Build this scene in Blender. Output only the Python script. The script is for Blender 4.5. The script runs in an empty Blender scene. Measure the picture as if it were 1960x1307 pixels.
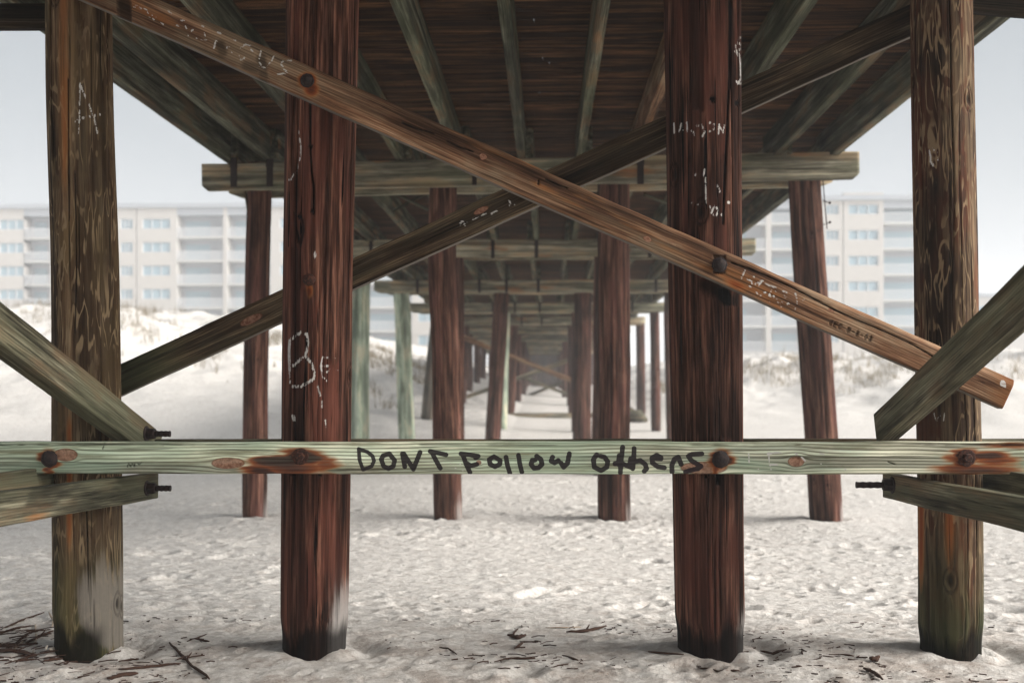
import bpy, math, random
import numpy as np
from mathutils import Vector, Matrix

# ------------------------------------------------------------------ camera, sky, sun, exposure
sc = bpy.context.scene
F, CX, HZ = 1906.0, 980.0, 742.0          # photo pixels (1960 wide)
YAW = math.radians(1.95)
CZ = 1.285
cam_d = bpy.data.cameras.new("camera"); cam = bpy.data.objects.new("camera", cam_d)
sc.collection.objects.link(cam); sc.camera = cam
cam.location = (0, 0, CZ)
cam.rotation_euler = (math.radians(90), 0, YAW)
cam_d.sensor_width = 36.0; cam_d.lens = 36.0 * F / 1960
cam_d.shift_y = (HZ - 653.5) / 1960
cam_d.clip_start = 0.05; cam_d.clip_end = 3000
cam_d.dof.use_dof = True; cam_d.dof.focus_distance = 4.75; cam_d.dof.aperture_fstop = 1.9

w = bpy.data.worlds.new("World"); sc.world = w; w.use_nodes = True
nt = w.node_tree; nt.nodes.clear()
SUN_EL, SUN_ROT = math.radians(22), math.radians(99)
sky = nt.nodes.new('ShaderNodeTexSky'); sky.sky_type = 'NISHITA'; sky.sun_disc = False
sky.sun_elevation = SUN_EL; sky.sun_rotation = SUN_ROT; sky.dust_density = 4
tc = nt.nodes.new('ShaderNodeTexCoord'); sp = nt.nodes.new('ShaderNodeSeparateXYZ')
nt.links.new(tc.outputs['Generated'], sp.inputs[0])
rp = nt.nodes.new('ShaderNodeValToRGB'); nt.links.new(sp.outputs['Z'], rp.inputs[0])
rp.color_ramp.elements[0].position = 0.0; rp.color_ramp.elements[0].color = (.86, .90, .94, 1)
rp.color_ramp.elements[1].position = 0.5; rp.color_ramp.elements[1].color = (.42, .51, .59, 1)
e = rp.color_ramp.elements.new(0.18); e.color = (.72, .79, .85, 1)
e = rp.color_ramp.elements.new(0.95); e.color = (.50, .54, .58, 1)
vm = nt.nodes.new('ShaderNodeVectorMath'); vm.operation = 'SCALE'; vm.inputs['Scale'].default_value = 2.3
nt.links.new(rp.outputs[0], vm.inputs[0])
mx = nt.nodes.new('ShaderNodeMixRGB'); mx.inputs[0].default_value = .96
nt.links.new(sky.outputs[0], mx.inputs[1]); nt.links.new(vm.outputs[0], mx.inputs[2])
bg = nt.nodes.new('ShaderNodeBackground'); bg.inputs[1].default_value = 0.1
wo = nt.nodes.new('ShaderNodeOutputWorld')
nt.links.new(mx.outputs[0], bg.inputs[0]); nt.links.new(bg.outputs[0], wo.inputs[0])

sl = bpy.data.lights.new("sun", 'SUN'); sl.energy = 5.0; sl.angle = math.radians(48); sl.color = (1, .97, .93)
so = bpy.data.objects.new("sun", sl); sc.collection.objects.link(so)
sd = Vector((math.sin(SUN_ROT) * math.cos(SUN_EL), math.cos(SUN_ROT) * math.cos(SUN_EL), math.sin(SUN_EL)))
so.rotation_euler = sd.to_track_quat('Z', 'Y').to_euler(); so.location = (20, 20, 40)

sc.view_settings.view_transform = 'Standard'; sc.view_settings.look = 'None'
sc.view_settings.exposure = 1.25; sc.view_settings.gamma = 1.0
try:
    sc.cycles.volume_bounces = 3; sc.cycles.max_bounces = 8; sc.cycles.diffuse_bounces = 5
    sc.cycles.volume_step_rate = 1.0
except Exception: pass

# ------------------------------------------------------------------ helpers
C = sc.collection
ca, sa = math.cos(YAW), math.sin(YAW)
def ray(px, py):
    u, v = (px - CX) / F, (HZ - py) / F
    return Vector((u * ca - sa, u * sa + ca, v))
def P(px, py, Y):
    d = ray(px, py); t = Y / d.y
    return Vector((d.x * t, Y, CZ + d.z * t))
def PX(px, py, X):
    d = ray(px, py); t = X / d.x
    return Vector((X, d.y * t, CZ + d.z * t))
def proj(co):
    x, y, z = co[:, 0], co[:, 1], co[:, 2] - CZ
    dep = np.maximum(-x * sa + y * ca, .05); u = x * ca + y * sa
    return CX + F * u / dep, HZ - F * z / dep

def hsh(i, j, k, s):
    i = i.astype(np.int64); j = j.astype(np.int64); k = k.astype(np.int64)
    n = (i * 374761393 + j * 668265263 + k * 1274126177 + s * 974634777) & 0xffffffff
    n = ((n ^ (n >> 13)) * 1274126177) & 0xffffffff
    return ((n ^ (n >> 16)) & 0xffff) / 65535.0
def vn(x, y, z=0.0, s=0):
    x = np.asarray(x, float); y = np.asarray(y, float) + 0 * x; z = np.asarray(z, float) + 0 * x
    i, j, k = np.floor(x), np.floor(y), np.floor(z)
    fx, fy, fz = x - i, y - j, z - k
    fx = fx * fx * (3 - 2 * fx); fy = fy * fy * (3 - 2 * fy); fz = fz * fz * (3 - 2 * fz)
    def h(a, b, c): return hsh(i + a, j + b, k + c, s)
    def l(a, b, t): return a + (b - a) * t
    return l(l(l(h(0,0,0), h(1,0,0), fx), l(h(0,1,0), h(1,1,0), fx), fy),
             l(l(h(0,0,1), h(1,0,1), fx), l(h(0,1,1), h(1,1,1), fx), fy), fz) * 2 - 1
def fbm(x, y, z=0.0, s=0, o=4, g=.5):
    r = 0; a = 1; t = 0
    for q in range(o):
        r = r + a * vn(np.asarray(x) * 2**q, np.asarray(y) * 2**q, np.asarray(z) * 2**q, s + q * 17); t += a; a *= g
    return r / t
def ss(a, b, x):
    t = np.clip((x - a) / (b - a), 0, 1); return t * t * (3 - 2 * t)

def mesh(name, V, Fc, mat, parent=None, mw=None, attrs=None, smooth=True, loc=None):
    V = np.asarray(V, dtype=np.float64)
    me = bpy.data.meshes.new(name)
    if isinstance(Fc, np.ndarray):
        n = len(Fc); me.vertices.add(len(V)); me.vertices.foreach_set('co', V.ravel())
        me.loops.add(n * Fc.shape[1]); me.loops.foreach_set('vertex_index', Fc.ravel().astype(np.int32))
        me.polygons.add(n); me.polygons.foreach_set('loop_start', np.arange(n, dtype=np.int32) * Fc.shape[1])
        try: me.polygons.foreach_set('loop_total', np.full(n, Fc.shape[1], dtype=np.int32))
        except Exception: pass
        me.update(calc_edges=True)
    else:
        me.from_pydata([tuple(v) for v in V], [], Fc)
    me.validate(); me.update()
    if smooth: me.polygons.foreach_set('use_smooth', [True] * len(me.polygons))
    if attrs:
        for k, a in attrs.items():
            a = np.asarray(a, dtype=np.float32)
            if a.ndim == 1:
                at = me.attributes.new(k, 'FLOAT', 'POINT'); at.data.foreach_set('value', a)
            else:
                at = me.attributes.new(k, 'FLOAT_COLOR', 'POINT')
                at.data.foreach_set('color', np.hstack([a, np.ones((len(a), 1), np.float32)]).ravel())
    if mat: me.materials.append(mat)
    o = bpy.data.objects.new(name, me); C.objects.link(o)
    if parent: o.parent = parent
    if mw is not None: o.matrix_local = mw
    if loc is not None: o.location = loc
    return o
def tag(o, label=None, cat=None, group=None, kind=None):
    if label: o['label'] = label
    if cat: o['category'] = cat
    if group: o['group'] = group
    if kind: o['kind'] = kind
    return o
def empty(name, loc=(0, 0, 0)):
    o = bpy.data.objects.new(name, None); C.objects.link(o); o.location = loc; return o

class MB:                                   # collects boxes, tubes -> one mesh
    def __init__(s): s.v = []; s.f = []
    def box(s, x0, x1, y0, y1, z0, z1):
        b = len(s.v)
        s.v += [(x, y, z) for z in (z0, z1) for y in (y0, y1) for x in (x0, x1)]
        s.f += [tuple(b + i for i in q) for q in ((0,2,3,1),(4,5,7,6),(0,1,5,4),(2,6,7,3),(0,4,6,2),(1,3,7,5))]
    def tube(s, pts, rad, n=8, jit=0, rnd=random):
        pts = [Vector(p) for p in pts]; b = len(s.v); m = len(pts)
        for i, p in enumerate(pts):
            d = (pts[min(i+1, m-1)] - pts[max(i-1, 0)]).normalized()
            a = d.cross(Vector((0, 0, 1)) if abs(d.z) < .9 else Vector((1, 0, 0))).normalized(); c = d.cross(a)
            r = rad[i] if hasattr(rad, '__len__') else rad
            for k in range(n):
                t = 2 * math.pi * k / n; q = r * (1 + (rnd.uniform(-jit, jit) if jit else 0))
                s.v.append(tuple(p + a * math.cos(t) * q + c * math.sin(t) * q))
        for i in range(m - 1):
            for k in range(n):
                k2 = (k + 1) % n
                s.f.append((b+i*n+k, b+i*n+k2, b+(i+1)*n+k2, b+(i+1)*n+k))
        s.f.append(tuple(b + k for k in reversed(range(n)))); s.f.append(tuple(b+(m-1)*n+k for k in range(n)))
    def lathe(s, c, axis, prof, n=20, jit=0, sides=None):   # prof: (dist along axis, radius)
        axis = Vector(axis).normalized(); a = axis.cross(Vector((0, 0, 1)) if abs(axis.z) < .9 else Vector((1, 0, 0))).normalized()
        e = axis.cross(a); b = len(s.v); c = Vector(c); js = [1 + random.uniform(-jit, jit) for _ in range(n)]
        for h, r in prof:
            for k in range(n):
                t = 2 * math.pi * k / n
                s.v.append(tuple(c + axis * h + (a * math.cos(t) + e * math.sin(t)) * r * js[k]))
        for i in range(len(prof) - 1):
            for k in range(n):
                k2 = (k + 1) % n
                s.f.append((b+i*n+k, b+i*n+k2, b+(i+1)*n+k2, b+(i+1)*n+k))
        s.f.append(tuple(b + k for k in reversed(range(n)))); s.f.append(tuple(b+(len(prof)-1)*n+k for k in range(n)))
    def build(s, name, mat, parent=None, smooth=False, loc=None, attrs=None):
        v = np.array(s.v)
        if loc is not None: v = v - np.array(loc)
        return mesh(name, v, s.f, mat, parent, smooth=smooth, loc=loc, attrs=attrs)

# ------------------------------------------------------------------ materials
class NT:
    def __init__(s, name):
        s.m = bpy.data.materials.new(name); s.m.use_nodes = True; s.t = s.m.node_tree
        s.b = s.t.nodes['Principled BSDF']; s.o = s.t.nodes['Material Output']
        s.b.inputs['Specular IOR Level'].default_value = .25
    def n(s, k, **kw):
        x = s.t.nodes.new(k)
        for a, v in kw.items(): setattr(x, a, v)
        return x
    def set(s, inp, v):
        if hasattr(v, 'is_output') or isinstance(v, bpy.types.NodeSocket): s.t.links.new(v, inp)
        else: inp.default_value = v
    def math(s, op, a, b=0.0, c=None, clamp=False):
        x = s.n('ShaderNodeMath', operation=op, use_clamp=clamp); s.set(x.inputs[0], a); s.set(x.inputs[1], b)
        if c is not None: s.set(x.inputs[2], c)
        return x.outputs[0]
    def mul(s, a, b): return s.math('MULTIPLY', a, b)
    def add(s, a, b): return s.math('ADD', a, b)
    def rng(s, v, a, b, c=0.0, d=1.0):
        x = s.n('ShaderNodeMapRange', interpolation_type='SMOOTHSTEP'); s.set(x.inputs[0], v)
        for i, q in enumerate((a, b, c, d)): x.inputs[i+1].default_value = q
        return x.outputs[0]
    def mix(s, f, a, b, mode='MIX'):
        x = s.n('ShaderNodeMixRGB', blend_type=mode); s.set(x.inputs[0], f)
        for i, q in ((1, a), (2, b)):
            if isinstance(q, (tuple, list)): x.inputs[i].default_value = (*q[:3], 1)
            else: s.t.links.new(q, x.inputs[i])
        return x.outputs[0]
    def noise(s, vec, scale, detail=4, rough=.55, dist=0):
        x = s.n('ShaderNodeTexNoise'); s.t.links.new(vec, x.inputs['Vector'])
        x.inputs['Scale'].default_value = scale; x.inputs['Detail'].default_value = detail
        x.inputs['Roughness'].default_value = rough; x.inputs['Distortion'].default_value = dist
        return x.outputs['Fac']
    def ramp(s, f, cols):
        x = s.n('ShaderNodeValToRGB'); s.t.links.new(f, x.inputs[0]); r = x.color_ramp
        for i, (p, c) in enumerate(cols):
            e = r.elements[i] if i < 2 else r.elements.new(p)
            e.position = p; e.color = (*c[:3], 1)
        return x.outputs[0]
    def vscale(s, v, k):
        x = s.n('ShaderNodeVectorMath', operation='MULTIPLY'); s.t.links.new(v, x.inputs[0]); x.inputs[1].default_value = k
        return x.outputs[0]
    def bump(s, h, strength, dist):
        x = s.n('ShaderNodeBump'); x.inputs['Strength'].default_value = strength; x.inputs['Distance'].default_value = dist
        s.t.links.new(h, x.inputs['Height']); s.t.links.new(x.outputs[0], s.b.inputs['Normal'])
    def attr(s, name):
        return s.n('ShaderNodeAttribute', attribute_name=name)
    def sep(s, col):
        x = s.n('ShaderNodeSeparateColor'); s.t.links.new(col, x.inputs[0]); return x.outputs

def wood(name, dark, mid, light, alt=None, axis='X', ring=.4, worm=0., crack=.5, green=(.10,.13,.06), streak=26, bmp=.6, k=.5, tone=(.62, 1.4), sand=(.20,.175,.15)):
    dark, mid, light = [tuple(c * q_ for c in v) for v, q_ in ((dark, k * .8), (mid, k), (light, k * 1.1))]; alt = tuple(c * k for c in alt) if alt else None; green = tuple(c * min(1, k * 1.2) for c in green)
    t = NT(name); tcn = t.n('ShaderNodeTexCoord'); oi = t.n('ShaderNodeObjectInfo')
    off = t.n('ShaderNodeVectorMath', operation='SCALE'); off.inputs[0].default_value = (13.1, 7.7, 19.3)
    t.t.links.new(oi.outputs['Random'], off.inputs['Scale'])
    base = t.n('ShaderNodeVectorMath', operation='ADD'); t.t.links.new(tcn.outputs['Object'], base.inputs[0]); t.t.links.new(off.outputs[0], base.inputs[1])
    base = base.outputs[0]
    def st(k): return (k, 1, 1) if axis == 'X' else (1, 1, k)
    warp = t.n('ShaderNodeTexNoise'); t.t.links.new(t.vscale(base, st(.5)), warp.inputs['Vector']); warp.inputs['Scale'].default_value = 3
    wv = t.n('ShaderNodeVectorMath', operation='MULTIPLY_ADD'); t.t.links.new(warp.outputs['Color'], wv.inputs[0])
    wv.inputs[1].default_value = (.014, .014, .014); t.t.links.new(base, wv.inputs[2]); wb = wv.outputs[0]
    n1 = t.noise(t.vscale(wb, st(.05)), streak, 8, .68)
    n1b = t.noise(t.vscale(wb, st(.025)), streak * 3.2, 3, .6)
    n2 = t.noise(t.vscale(wb, st(.30)), 5.5, 5, .6)
    n3 = t.noise(t.vscale(wb, st(.022)), streak * 2.1, 2, .5)
    n5 = t.noise(base, 60, 5, .7)
    mk = t.sep(t.attr('mk').outputs['Color']); mk2 = t.sep(t.attr('mk2').outputs['Color']); mk3 = t.sep(t.attr('mk3').outputs['Color'])
    ph = t.attr('ph').outputs['Fac']
    rg = t.math('SINE', t.add(t.mul(ph, 6.2832), t.mul(n1, 2.4)))
    rg = t.rng(rg, -.1, 1.0)
    f = t.add(t.mul(n1, .62), t.mul(n1b, .38))
    col = t.ramp(f, [(.38, dark), (.61, light), (.49, mid)])
    if alt: col = t.mix(t.mul(t.rng(n2, .48, .62), .8), col, t.mix(f, tuple(c * .6 for c in alt), tuple(min(1, c * 1.5) for c in alt)))
    col = t.mix(t.mul(rg, ring), col, t.mix(.5, dark, tuple(c * .5 for c in mid)))
    n6 = t.noise(t.vscale(wb, st(.03)), streak * .42, 3, .6)
    tn = t.add(t.mul(t.rng(n2, .3, .7), tone[1] - tone[0]), tone[0])
    rv = t.add(t.mul(oi.outputs['Random'], .3), .85)
    hv = t.n('ShaderNodeHueSaturation'); t.t.links.new(col, hv.inputs['Color']); t.t.links.new(t.mul(t.mul(tn, rv), t.rng(n6, .36, .64, .5, 1.5)), hv.inputs['Value']); col = hv.outputs[0]
    if worm:
        wn = t.noise(t.vscale(base, st(.15)), 15, 2.5, .55, .45)
        band = t.math('ABSOLUTE', t.math('SUBTRACT', t.math('FRACT', t.mul(wn, 7.0)), .5))
        wm = t.rng(band, .17, .05)
        wm = t.mul(wm, t.rng(t.noise(base, 4, 2), .36, .52))
        col = t.mix(t.mul(wm, worm), col, tuple(min(1, c * 1.45) for c in light))
        wm2 = t.rng(t.noise(t.vscale(base, st(.22)), 9, 5, .6, .4), .55, .60)
        col = t.mix(t.mul(wm2, worm * .45), col, tuple(c * .85 for c in light))
    # green algae, knot, rust, sand and painted bounce light, chalk and painted hole brightness, paint, dark
    col = t.mix(t.mul(mk2[1], t.rng(n1, .3, .6, .35, 1)), col, green)
    kn = t.mix(t.rng(n5, .35, .65), (.15, .06, .035), (.34, .18, .12))
    kn = t.mix(t.rng(mk3[0], .62, .42), kn, (.13, .05, .025))
    col = t.mix(t.rng(mk3[0], .25, .5, 0, .9), col, kn)
    ru = t.math('MULTIPLY_ADD', t.math('SUBTRACT', n1, .5), .55, mk[2])
    rcol = t.ramp(ru, [(.15, (.40, .17, .05)), (.90, (.020, .006, .005)), (.42, (.20, .050, .014)), (.62, (.045, .014, .010))])
    col = t.mix(t.rng(t.mul(ru, t.rng(mk[2], .02, .12)), .10, .42, 0, .95), col, rcol)
    crk = t.rng(n3, .375, .33)
    crk = t.mul(crk, crack)
    col = t.mix(crk, col, tuple(c * .15 for c in dark))
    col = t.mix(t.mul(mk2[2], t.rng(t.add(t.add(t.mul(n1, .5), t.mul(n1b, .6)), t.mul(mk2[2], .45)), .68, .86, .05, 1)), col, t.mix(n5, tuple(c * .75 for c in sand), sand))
    col = t.mix(t.mul(mk[0], .97), col, tuple(c * .08 for c in dark))
    ch = t.mul(mk[1], t.rng(t.add(t.mul(n1b, .55), t.mul(n5, .45)), .44, .54))
    col = t.mix(t.rng(ch, .1, .5), col, (.50, .48, .45))
    bl = t.rng(t.add(mk2[0], t.mul(t.math('SUBTRACT', n1b, .5), .5)), .25, .6)
    col = t.mix(t.mul(bl, .96), col, (.018, .013, .016))
    t.t.links.new(col, t.b.inputs['Base Color']); t.b.inputs['Roughness'].default_value = .85; t.b.inputs['Specular IOR Level'].default_value = .08
    h = t.add(t.mul(f, 1.0), t.mul(crk, -1.2)); h = t.add(h, t.mul(rg, -.18 * (1 if ring else 0))); h = t.add(h, t.mul(n5, .15))
    t.bump(h, bmp, .006)
    return t.m

M = {}
M['red'] = wood('red_brown_pile_wood', (.012,.005,.003), (.088,.034,.021), (.30,.138,.090), alt=(.090,.030,.020), axis='Z', ring=0, crack=1., streak=30, k=.55, sand=(.37,.34,.315))
M['red2'] = wood('weathered_pile_wood', (.020,.009,.006), (.088,.037,.024), (.26,.135,.095), alt=(.088,.036,.028), axis='Z', ring=0, crack=.7, streak=24, k=.6, sand=(.37,.34,.315))
M['oldpile'] = wood('mottled_pile_wood', (.035,.022,.012), (.15,.085,.045), (.30,.215,.125), alt=(.13,.085,.04), axis='Z', ring=0, k=.6, worm=.55, crack=.8, streak=18, green=(.085,.105,.040))
M['wormpile'] = wood('worm_trailed_pile_wood', (.018,.010,.007), (.062,.036,.022), (.21,.145,.085), alt=(.085,.028,.014), axis='Z', ring=0, worm=1., crack=.6, k=.6, streak=18, green=(.05,.065,.026))
M['greenpile'] = wood('green_treated_pile_wood', (.15,.16,.11), (.30,.36,.27), (.42,.47,.38), alt=(.36,.33,.24), axis='Z', ring=0, crack=.3, streak=10, k=.85)
M['rail'] = wood('green_treated_rail_wood', (.15,.13,.075), (.35,.375,.275), (.52,.57,.45), alt=(.46,.44,.34), ring=1.0, crack=.5, k=1.4, streak=30, green=(.29,.41,.29), bmp=.6, tone=(.8, 1.15))
M['cap'] = wood('cap_beam_wood', (.10,.09,.06), (.25,.228,.165), (.38,.355,.27), alt=(.26,.185,.11), ring=.35, crack=.3, k=.95)
M['joist'] = wood('joist_wood', (.04,.042,.028), (.125,.122,.085), (.27,.28,.205), alt=(.16,.10,.055), ring=.45, crack=.3, k=.6)
M['deckw'] = wood('deck_plank_wood', (.010,.005,.002), (.130,.058,.024), (.42,.20,.088), alt=(.03,.016,.010), ring=.25, crack=.8, streak=22, k=.52)
M['brace'] = wood('brown_brace_wood', (.07,.030,.016), (.23,.115,.062), (.42,.26,.155), alt=(.23,.17,.11), ring=.45, crack=.5, streak=34, k=.72)
M['dbrace'] = wood('dark_brace_wood', (.022,.013,.008), (.10,.064,.036), (.24,.175,.105), alt=(.055,.045,.027), ring=.6, crack=.5, streak=34, k=.72)
M['lbrace'] = wood('grey_green_brace_wood', (.05,.045,.03), (.16,.145,.095), (.32,.30,.21), alt=(.15,.095,.055), ring=.5, crack=.5, streak=34, green=(.135,.14,.085), k=.62)

t = NT('rusty_iron'); q = t.n('ShaderNodeTexCoord').outputs['Object']
n = t.noise(q, 70, 6, .7); t.t.links.new(t.ramp(n, [(.35, (.012,.007,.006)), (.68, (.13,.045,.022)), (.5, (.045,.018,.012))]), t.b.inputs['Base Color'])
t.b.inputs['Roughness'].default_value = .8; t.b.inputs['Metallic'].default_value = .2; t.bump(n, .8, .004); M['rust'] = t.m

t = NT('dark_corroded_iron'); q = t.n('ShaderNodeTexCoord').outputs['Object']
n = t.noise(q, 60, 6, .7); t.t.links.new(t.ramp(n, [(.35, (.006,.006,.007)), (.7, (.04,.022,.018))]), t.b.inputs['Base Color'])
t.b.inputs['Roughness'].default_value = .75; t.bump(n, .8, .004); M['iron'] = t.m

def plain(name, c, rough=.8, var=.12, scale=6):
    t = NT(name); q = t.n('ShaderNodeTexCoord').outputs['Object']; n = t.noise(q, scale, 5, .65)
    t.t.links.new(t.mix(n, tuple(x * (1 - var) for x in c), tuple(min(1, x * (1 + var)) for x in c)), t.b.inputs['Base Color'])
    t.b.inputs['Roughness'].default_value = rough; t.bump(n, .3, .01); return t.m

# sand
t = NT('beach_sand'); q = t.n('ShaderNodeTexCoord').outputs['Object']; sx = t.n('ShaderNodeSeparateXYZ'); t.t.links.new(q, sx.inputs[0])
fine = t.noise(q, 260, 5, .75); med = t.noise(q, 34, 6, .7); big = t.noise(q, 2.2, 4, .6)
flat = t.vscale(q, (1, 1.7, 1)); lump = t.noise(flat, 9, 7, .68)
col = t.mix(t.rng(med, .35, .65), (.62, .585, .54), (.79, .755, .71))
col = t.mix(t.mul(t.rng(lump, .50, .40), .35), col, (.34, .28, .24))
near = t.rng(sx.outputs[1], 6.4, 4.3)
sp = t.rng(t.noise(t.vscale(q, (1, 2.2, 1)), 48, 6, .8), .53, .64)
pat = t.rng(t.noise(q, 3.2, 5, .7), .44, .60)
col = t.mix(t.mul(t.mul(sp, pat), t.add(t.mul(near, .6), .34)), col, (.15, .075, .05))
col = t.mix(t.mul(t.mul(pat, near), .45), col, (.33, .25, .20))
col = t.mix(t.mul(near, .15), col, (.42, .36, .30))
at = t.sep(t.attr('mk').outputs['Color'])
col = t.mix(t.mul(at[0], .8), col, (.16, .11, .08))
gr = t.mix(t.rng(fine, .3, .7), (.80, .80, .80), (1, 1, 1)); col = t.mix(1.0, col, gr, 'MULTIPLY')
t.t.links.new(col, t.b.inputs['Base Color']); t.b.inputs['Roughness'].default_value = .95
t.b.inputs['Specular IOR Level'].default_value = .1
t.bump(t.add(t.add(t.mul(fine, .08), t.mul(med, .5)), t.mul(lump, 1.2)), .75, .030); M['sand'] = t.m

# ------------------------------------------------------------------ ground
def interp(x, tab): return np.interp(x, [a for a, b in tab], [b for a, b in tab])
BASE = [(-900,0),(0,0),(4.87,0),(8,-.13),(11,-.19),(20,-.17),(29,.0),(33,.10),(38,.35),(44,.70),(50,.93),(60,1.2),(80,1.6),(120,2),(900,2)]
DUNE = [(-900,4.0),(-40,4.2),(-22,4.1),(-14,3.5),(-9,2.4),(-6,1.45),(-3.5,.75),(-1,.1),(1,0),(3.5,.25),(6,.9),(9,1.55),(14,1.8),(20,1.9),(40,2.2),(900,2.2)]
def ground(X, Y, fine=True):
    X = np.asarray(X, float); Y = np.asarray(Y, float)
    z = interp(Y, BASE)
    d = interp(X, DUNE)
    wob = fbm(X * .12, Y * .12, s=5) * 3
    bl = ss(-2.5, 2.5, X); s = ss(20, 40, Y + wob) * (1 - bl) + ss(31, 43, Y + wob) * bl
    z = z + d * s
    amp = s * np.clip(d, 0, 1)
    z = z + amp * (fbm(X * .22, Y * .22, s=9, o=5, g=.6) * .75 + fbm(X * .9, Y * .9, s=29, o=4) * .22)
    z = z + .05 * fbm(X * .35, Y * .5, s=3, o=3)
    return z
def gz(x, y): return float(ground(np.array([x]), np.array([y]))[0])
def axis_steps(segs):
    out = [segs[0][0]]
    for a, b, st0, st1 in segs:
        x = a
        while x < b - 1e-6:
            k = (x - a) / (b - a); x = min(b, x + st0 * (st1 / st0) ** k); out.append(x)
    return np.array(out)
ax = axis_steps([(0, 2.7, .016, .018), (2.7, 8, .018, .12), (8, 60, .12, 1.0), (60, 900, 1.5, 60)])
xs = np.concatenate([-ax[::-1], ax[1:]])
ys = np.concatenate([axis_steps([(-900, -20, 90, 4), (-20, 3.4, 1.5, .05)]), axis_steps([(3.4, 6.5, .013, .016), (6.5, 13, .016, .05), (13, 60, .05, .45), (60, 130, .6, 4), (130, 900, 6, 90)])[1:]])
GX, GY = np.meshgrid(xs, ys)
Z = ground(GX, GY)
nearw = ss(22, 12, GY) * ss(11, 6, np.abs(GX))
Z += nearw * (.011 * fbm(GX * 3, GY * 4.5, s=41, o=5, g=.62) + .010 * fbm(GX * 14, GY * 20, s=51, o=3))
rs = np.random.RandomState(11)
def dimple(cx, cy, rx, ry, dep, ang, rim=.35):
    R = max(rx, ry) * 2.4
    i0, i1 = np.searchsorted(xs, [cx - R, cx + R]); j0, j1 = np.searchsorted(ys, [cy - R, cy + R])
    if i1 - i0 < 2 or j1 - j0 < 2: return
    gx, gy = GX[j0:j1, i0:i1] - cx, GY[j0:j1, i0:i1] - cy
    u = (gx * math.cos(ang) + gy * math.sin(ang)) / rx; v = (-gx * math.sin(ang) + gy * math.cos(ang)) / ry
    d2 = u * u + v * v
    Z[j0:j1, i0:i1] += -dep * np.exp(-d2 * 1.1) + dep * rim * np.exp(-((np.sqrt(d2) - 1.45) ** 2) * 6)
for k in range(5200):
    y = 3.6 + 13 * rs.rand() ** 1.3; x = (rs.rand() - .5) * 2 * (1.2 + y * .75)
    a = rs.rand() * 3.14; s = rs.choice([.03, .045, .07, .10, .13], p=[.48, .29, .14, .06, .03]) * (.8 + .5 * rs.rand())
    if y < 5.3: s *= .7
    if fbm(np.array([x * .7]), np.array([y * .5]), s=33, o=2)[0] < rs.uniform(-.35, .15): continue
    dimple(x, y, s, s * rs.uniform(.45, .8), s * rs.uniform(.16, .36) * (1.6 if s < .05 else 1), a * .35, .4)
# sand piled / scoured about the piles
def mound(cx, cy, h, r, pit):
    d = np.sqrt((GX - cx) ** 2 + (GY - cy) ** 2)
    return h * np.exp(-(d / r) ** 2) - pit * np.exp(-((d - .16) / .07) ** 2)
FRONT = [(166, 172, 157, 131, 122, 1240), (602, 602, 618, 128, 140, 1243), (1361, 1361, 1346, 130, 146, 1245), (1814, 1815, 1801, 118, 112, 1243)]
D0 = 4.87
for i, (cx, bx, tx, wb_, wt_, by) in enumerate(FRONT):
    p = P(bx, 1240, D0); Z += mound(p.x + .12, p.y - .02, .035, .5, .05)
for px in (487, 855, 1177, 1582):
    p = P(px, 990, 11.0); Z += mound(p.x, p.y, .06, .7, .03)
Z += .02 * ss(5.35, 4.7, GY) * ss(3.9, 4.5, GY) * fbm(GX * 1.5, GY * 3, s=77, o=3)
V = np.stack([GX.ravel(), GY.ravel(), Z.ravel()], 1)
ny, nx = GX.shape; idx = np.arange(ny * nx).reshape(ny, nx)
Q = np.stack([idx[:-1, :-1], idx[:-1, 1:], idx[1:, 1:], idx[1:, :-1]], -1).reshape(-1, 4)
mkc = np.zeros((len(V), 3))
tag(mesh('sand', V, Q, M['sand'], attrs={'mk': mkc}), 'pale trampled beach sand rising to dunes', kind='structure')
def gat(x, y):
    i = min(max(int(np.searchsorted(xs, x)), 1), len(xs) - 1); j = min(max(int(np.searchsorted(ys, y)), 1), len(ys) - 1)
    return float(Z[j, i])
def PG(px, py):
    d = ray(px, py); z = 0.
    for _ in range(12):
        t_ = (z - CZ) / d.z; x, y = d.x * t_, d.y * t_; z = gat(x, y)
    return Vector((x, y, z))

# ------------------------------------------------------------------ stroke painting
def segd(px, py, pts):
    d = np.full(px.shape, 1e9)
    if len(pts) == 1: pts = [pts[0], (pts[0][0] + .1, pts[0][1])]
    for (x0, y0), (x1, y1) in zip(pts[:-1], pts[1:]):
        dx, dy = x1 - x0, y1 - y0; L = dx * dx + dy * dy + 1e-9
        t_ = np.clip(((px - x0) * dx + (py - y0) * dy) / L, 0, 1)
        d = np.minimum(d, np.hypot(px - x0 - t_ * dx, py - y0 - t_ * dy))
    return d
def strokes(px, py, lst, hw, soft=1.2, ox=0, oy=0, sc_=1.0):
    m = np.zeros(px.shape)
    for pl in lst:
        pts = [(ox + x / sc_, oy + y / sc_) for x, y in pl]
        xa = np.array(pts); b = (px > xa[:, 0].min() - 12) & (px < xa[:, 0].max() + 12) & (py > xa[:, 1].min() - 12) & (py < xa[:, 1].max() + 12)
        if b.any():
            d = segd(px[b], py[b], pts); m[b] = np.maximum(m[b], np.clip(1 - (d - hw) / soft, 0, 1))
    return m
def ell(px, py, cx, cy, rx, ry, ang=0):
    a = math.radians(ang); u = (px - cx) * math.cos(a) + (py - cy) * math.sin(a); v = -(px - cx) * math.sin(a) + (py - cy) * math.cos(a)
    return np.exp(-((u / rx) ** 2 + (v / ry) ** 2) ** 1.15)
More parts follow.
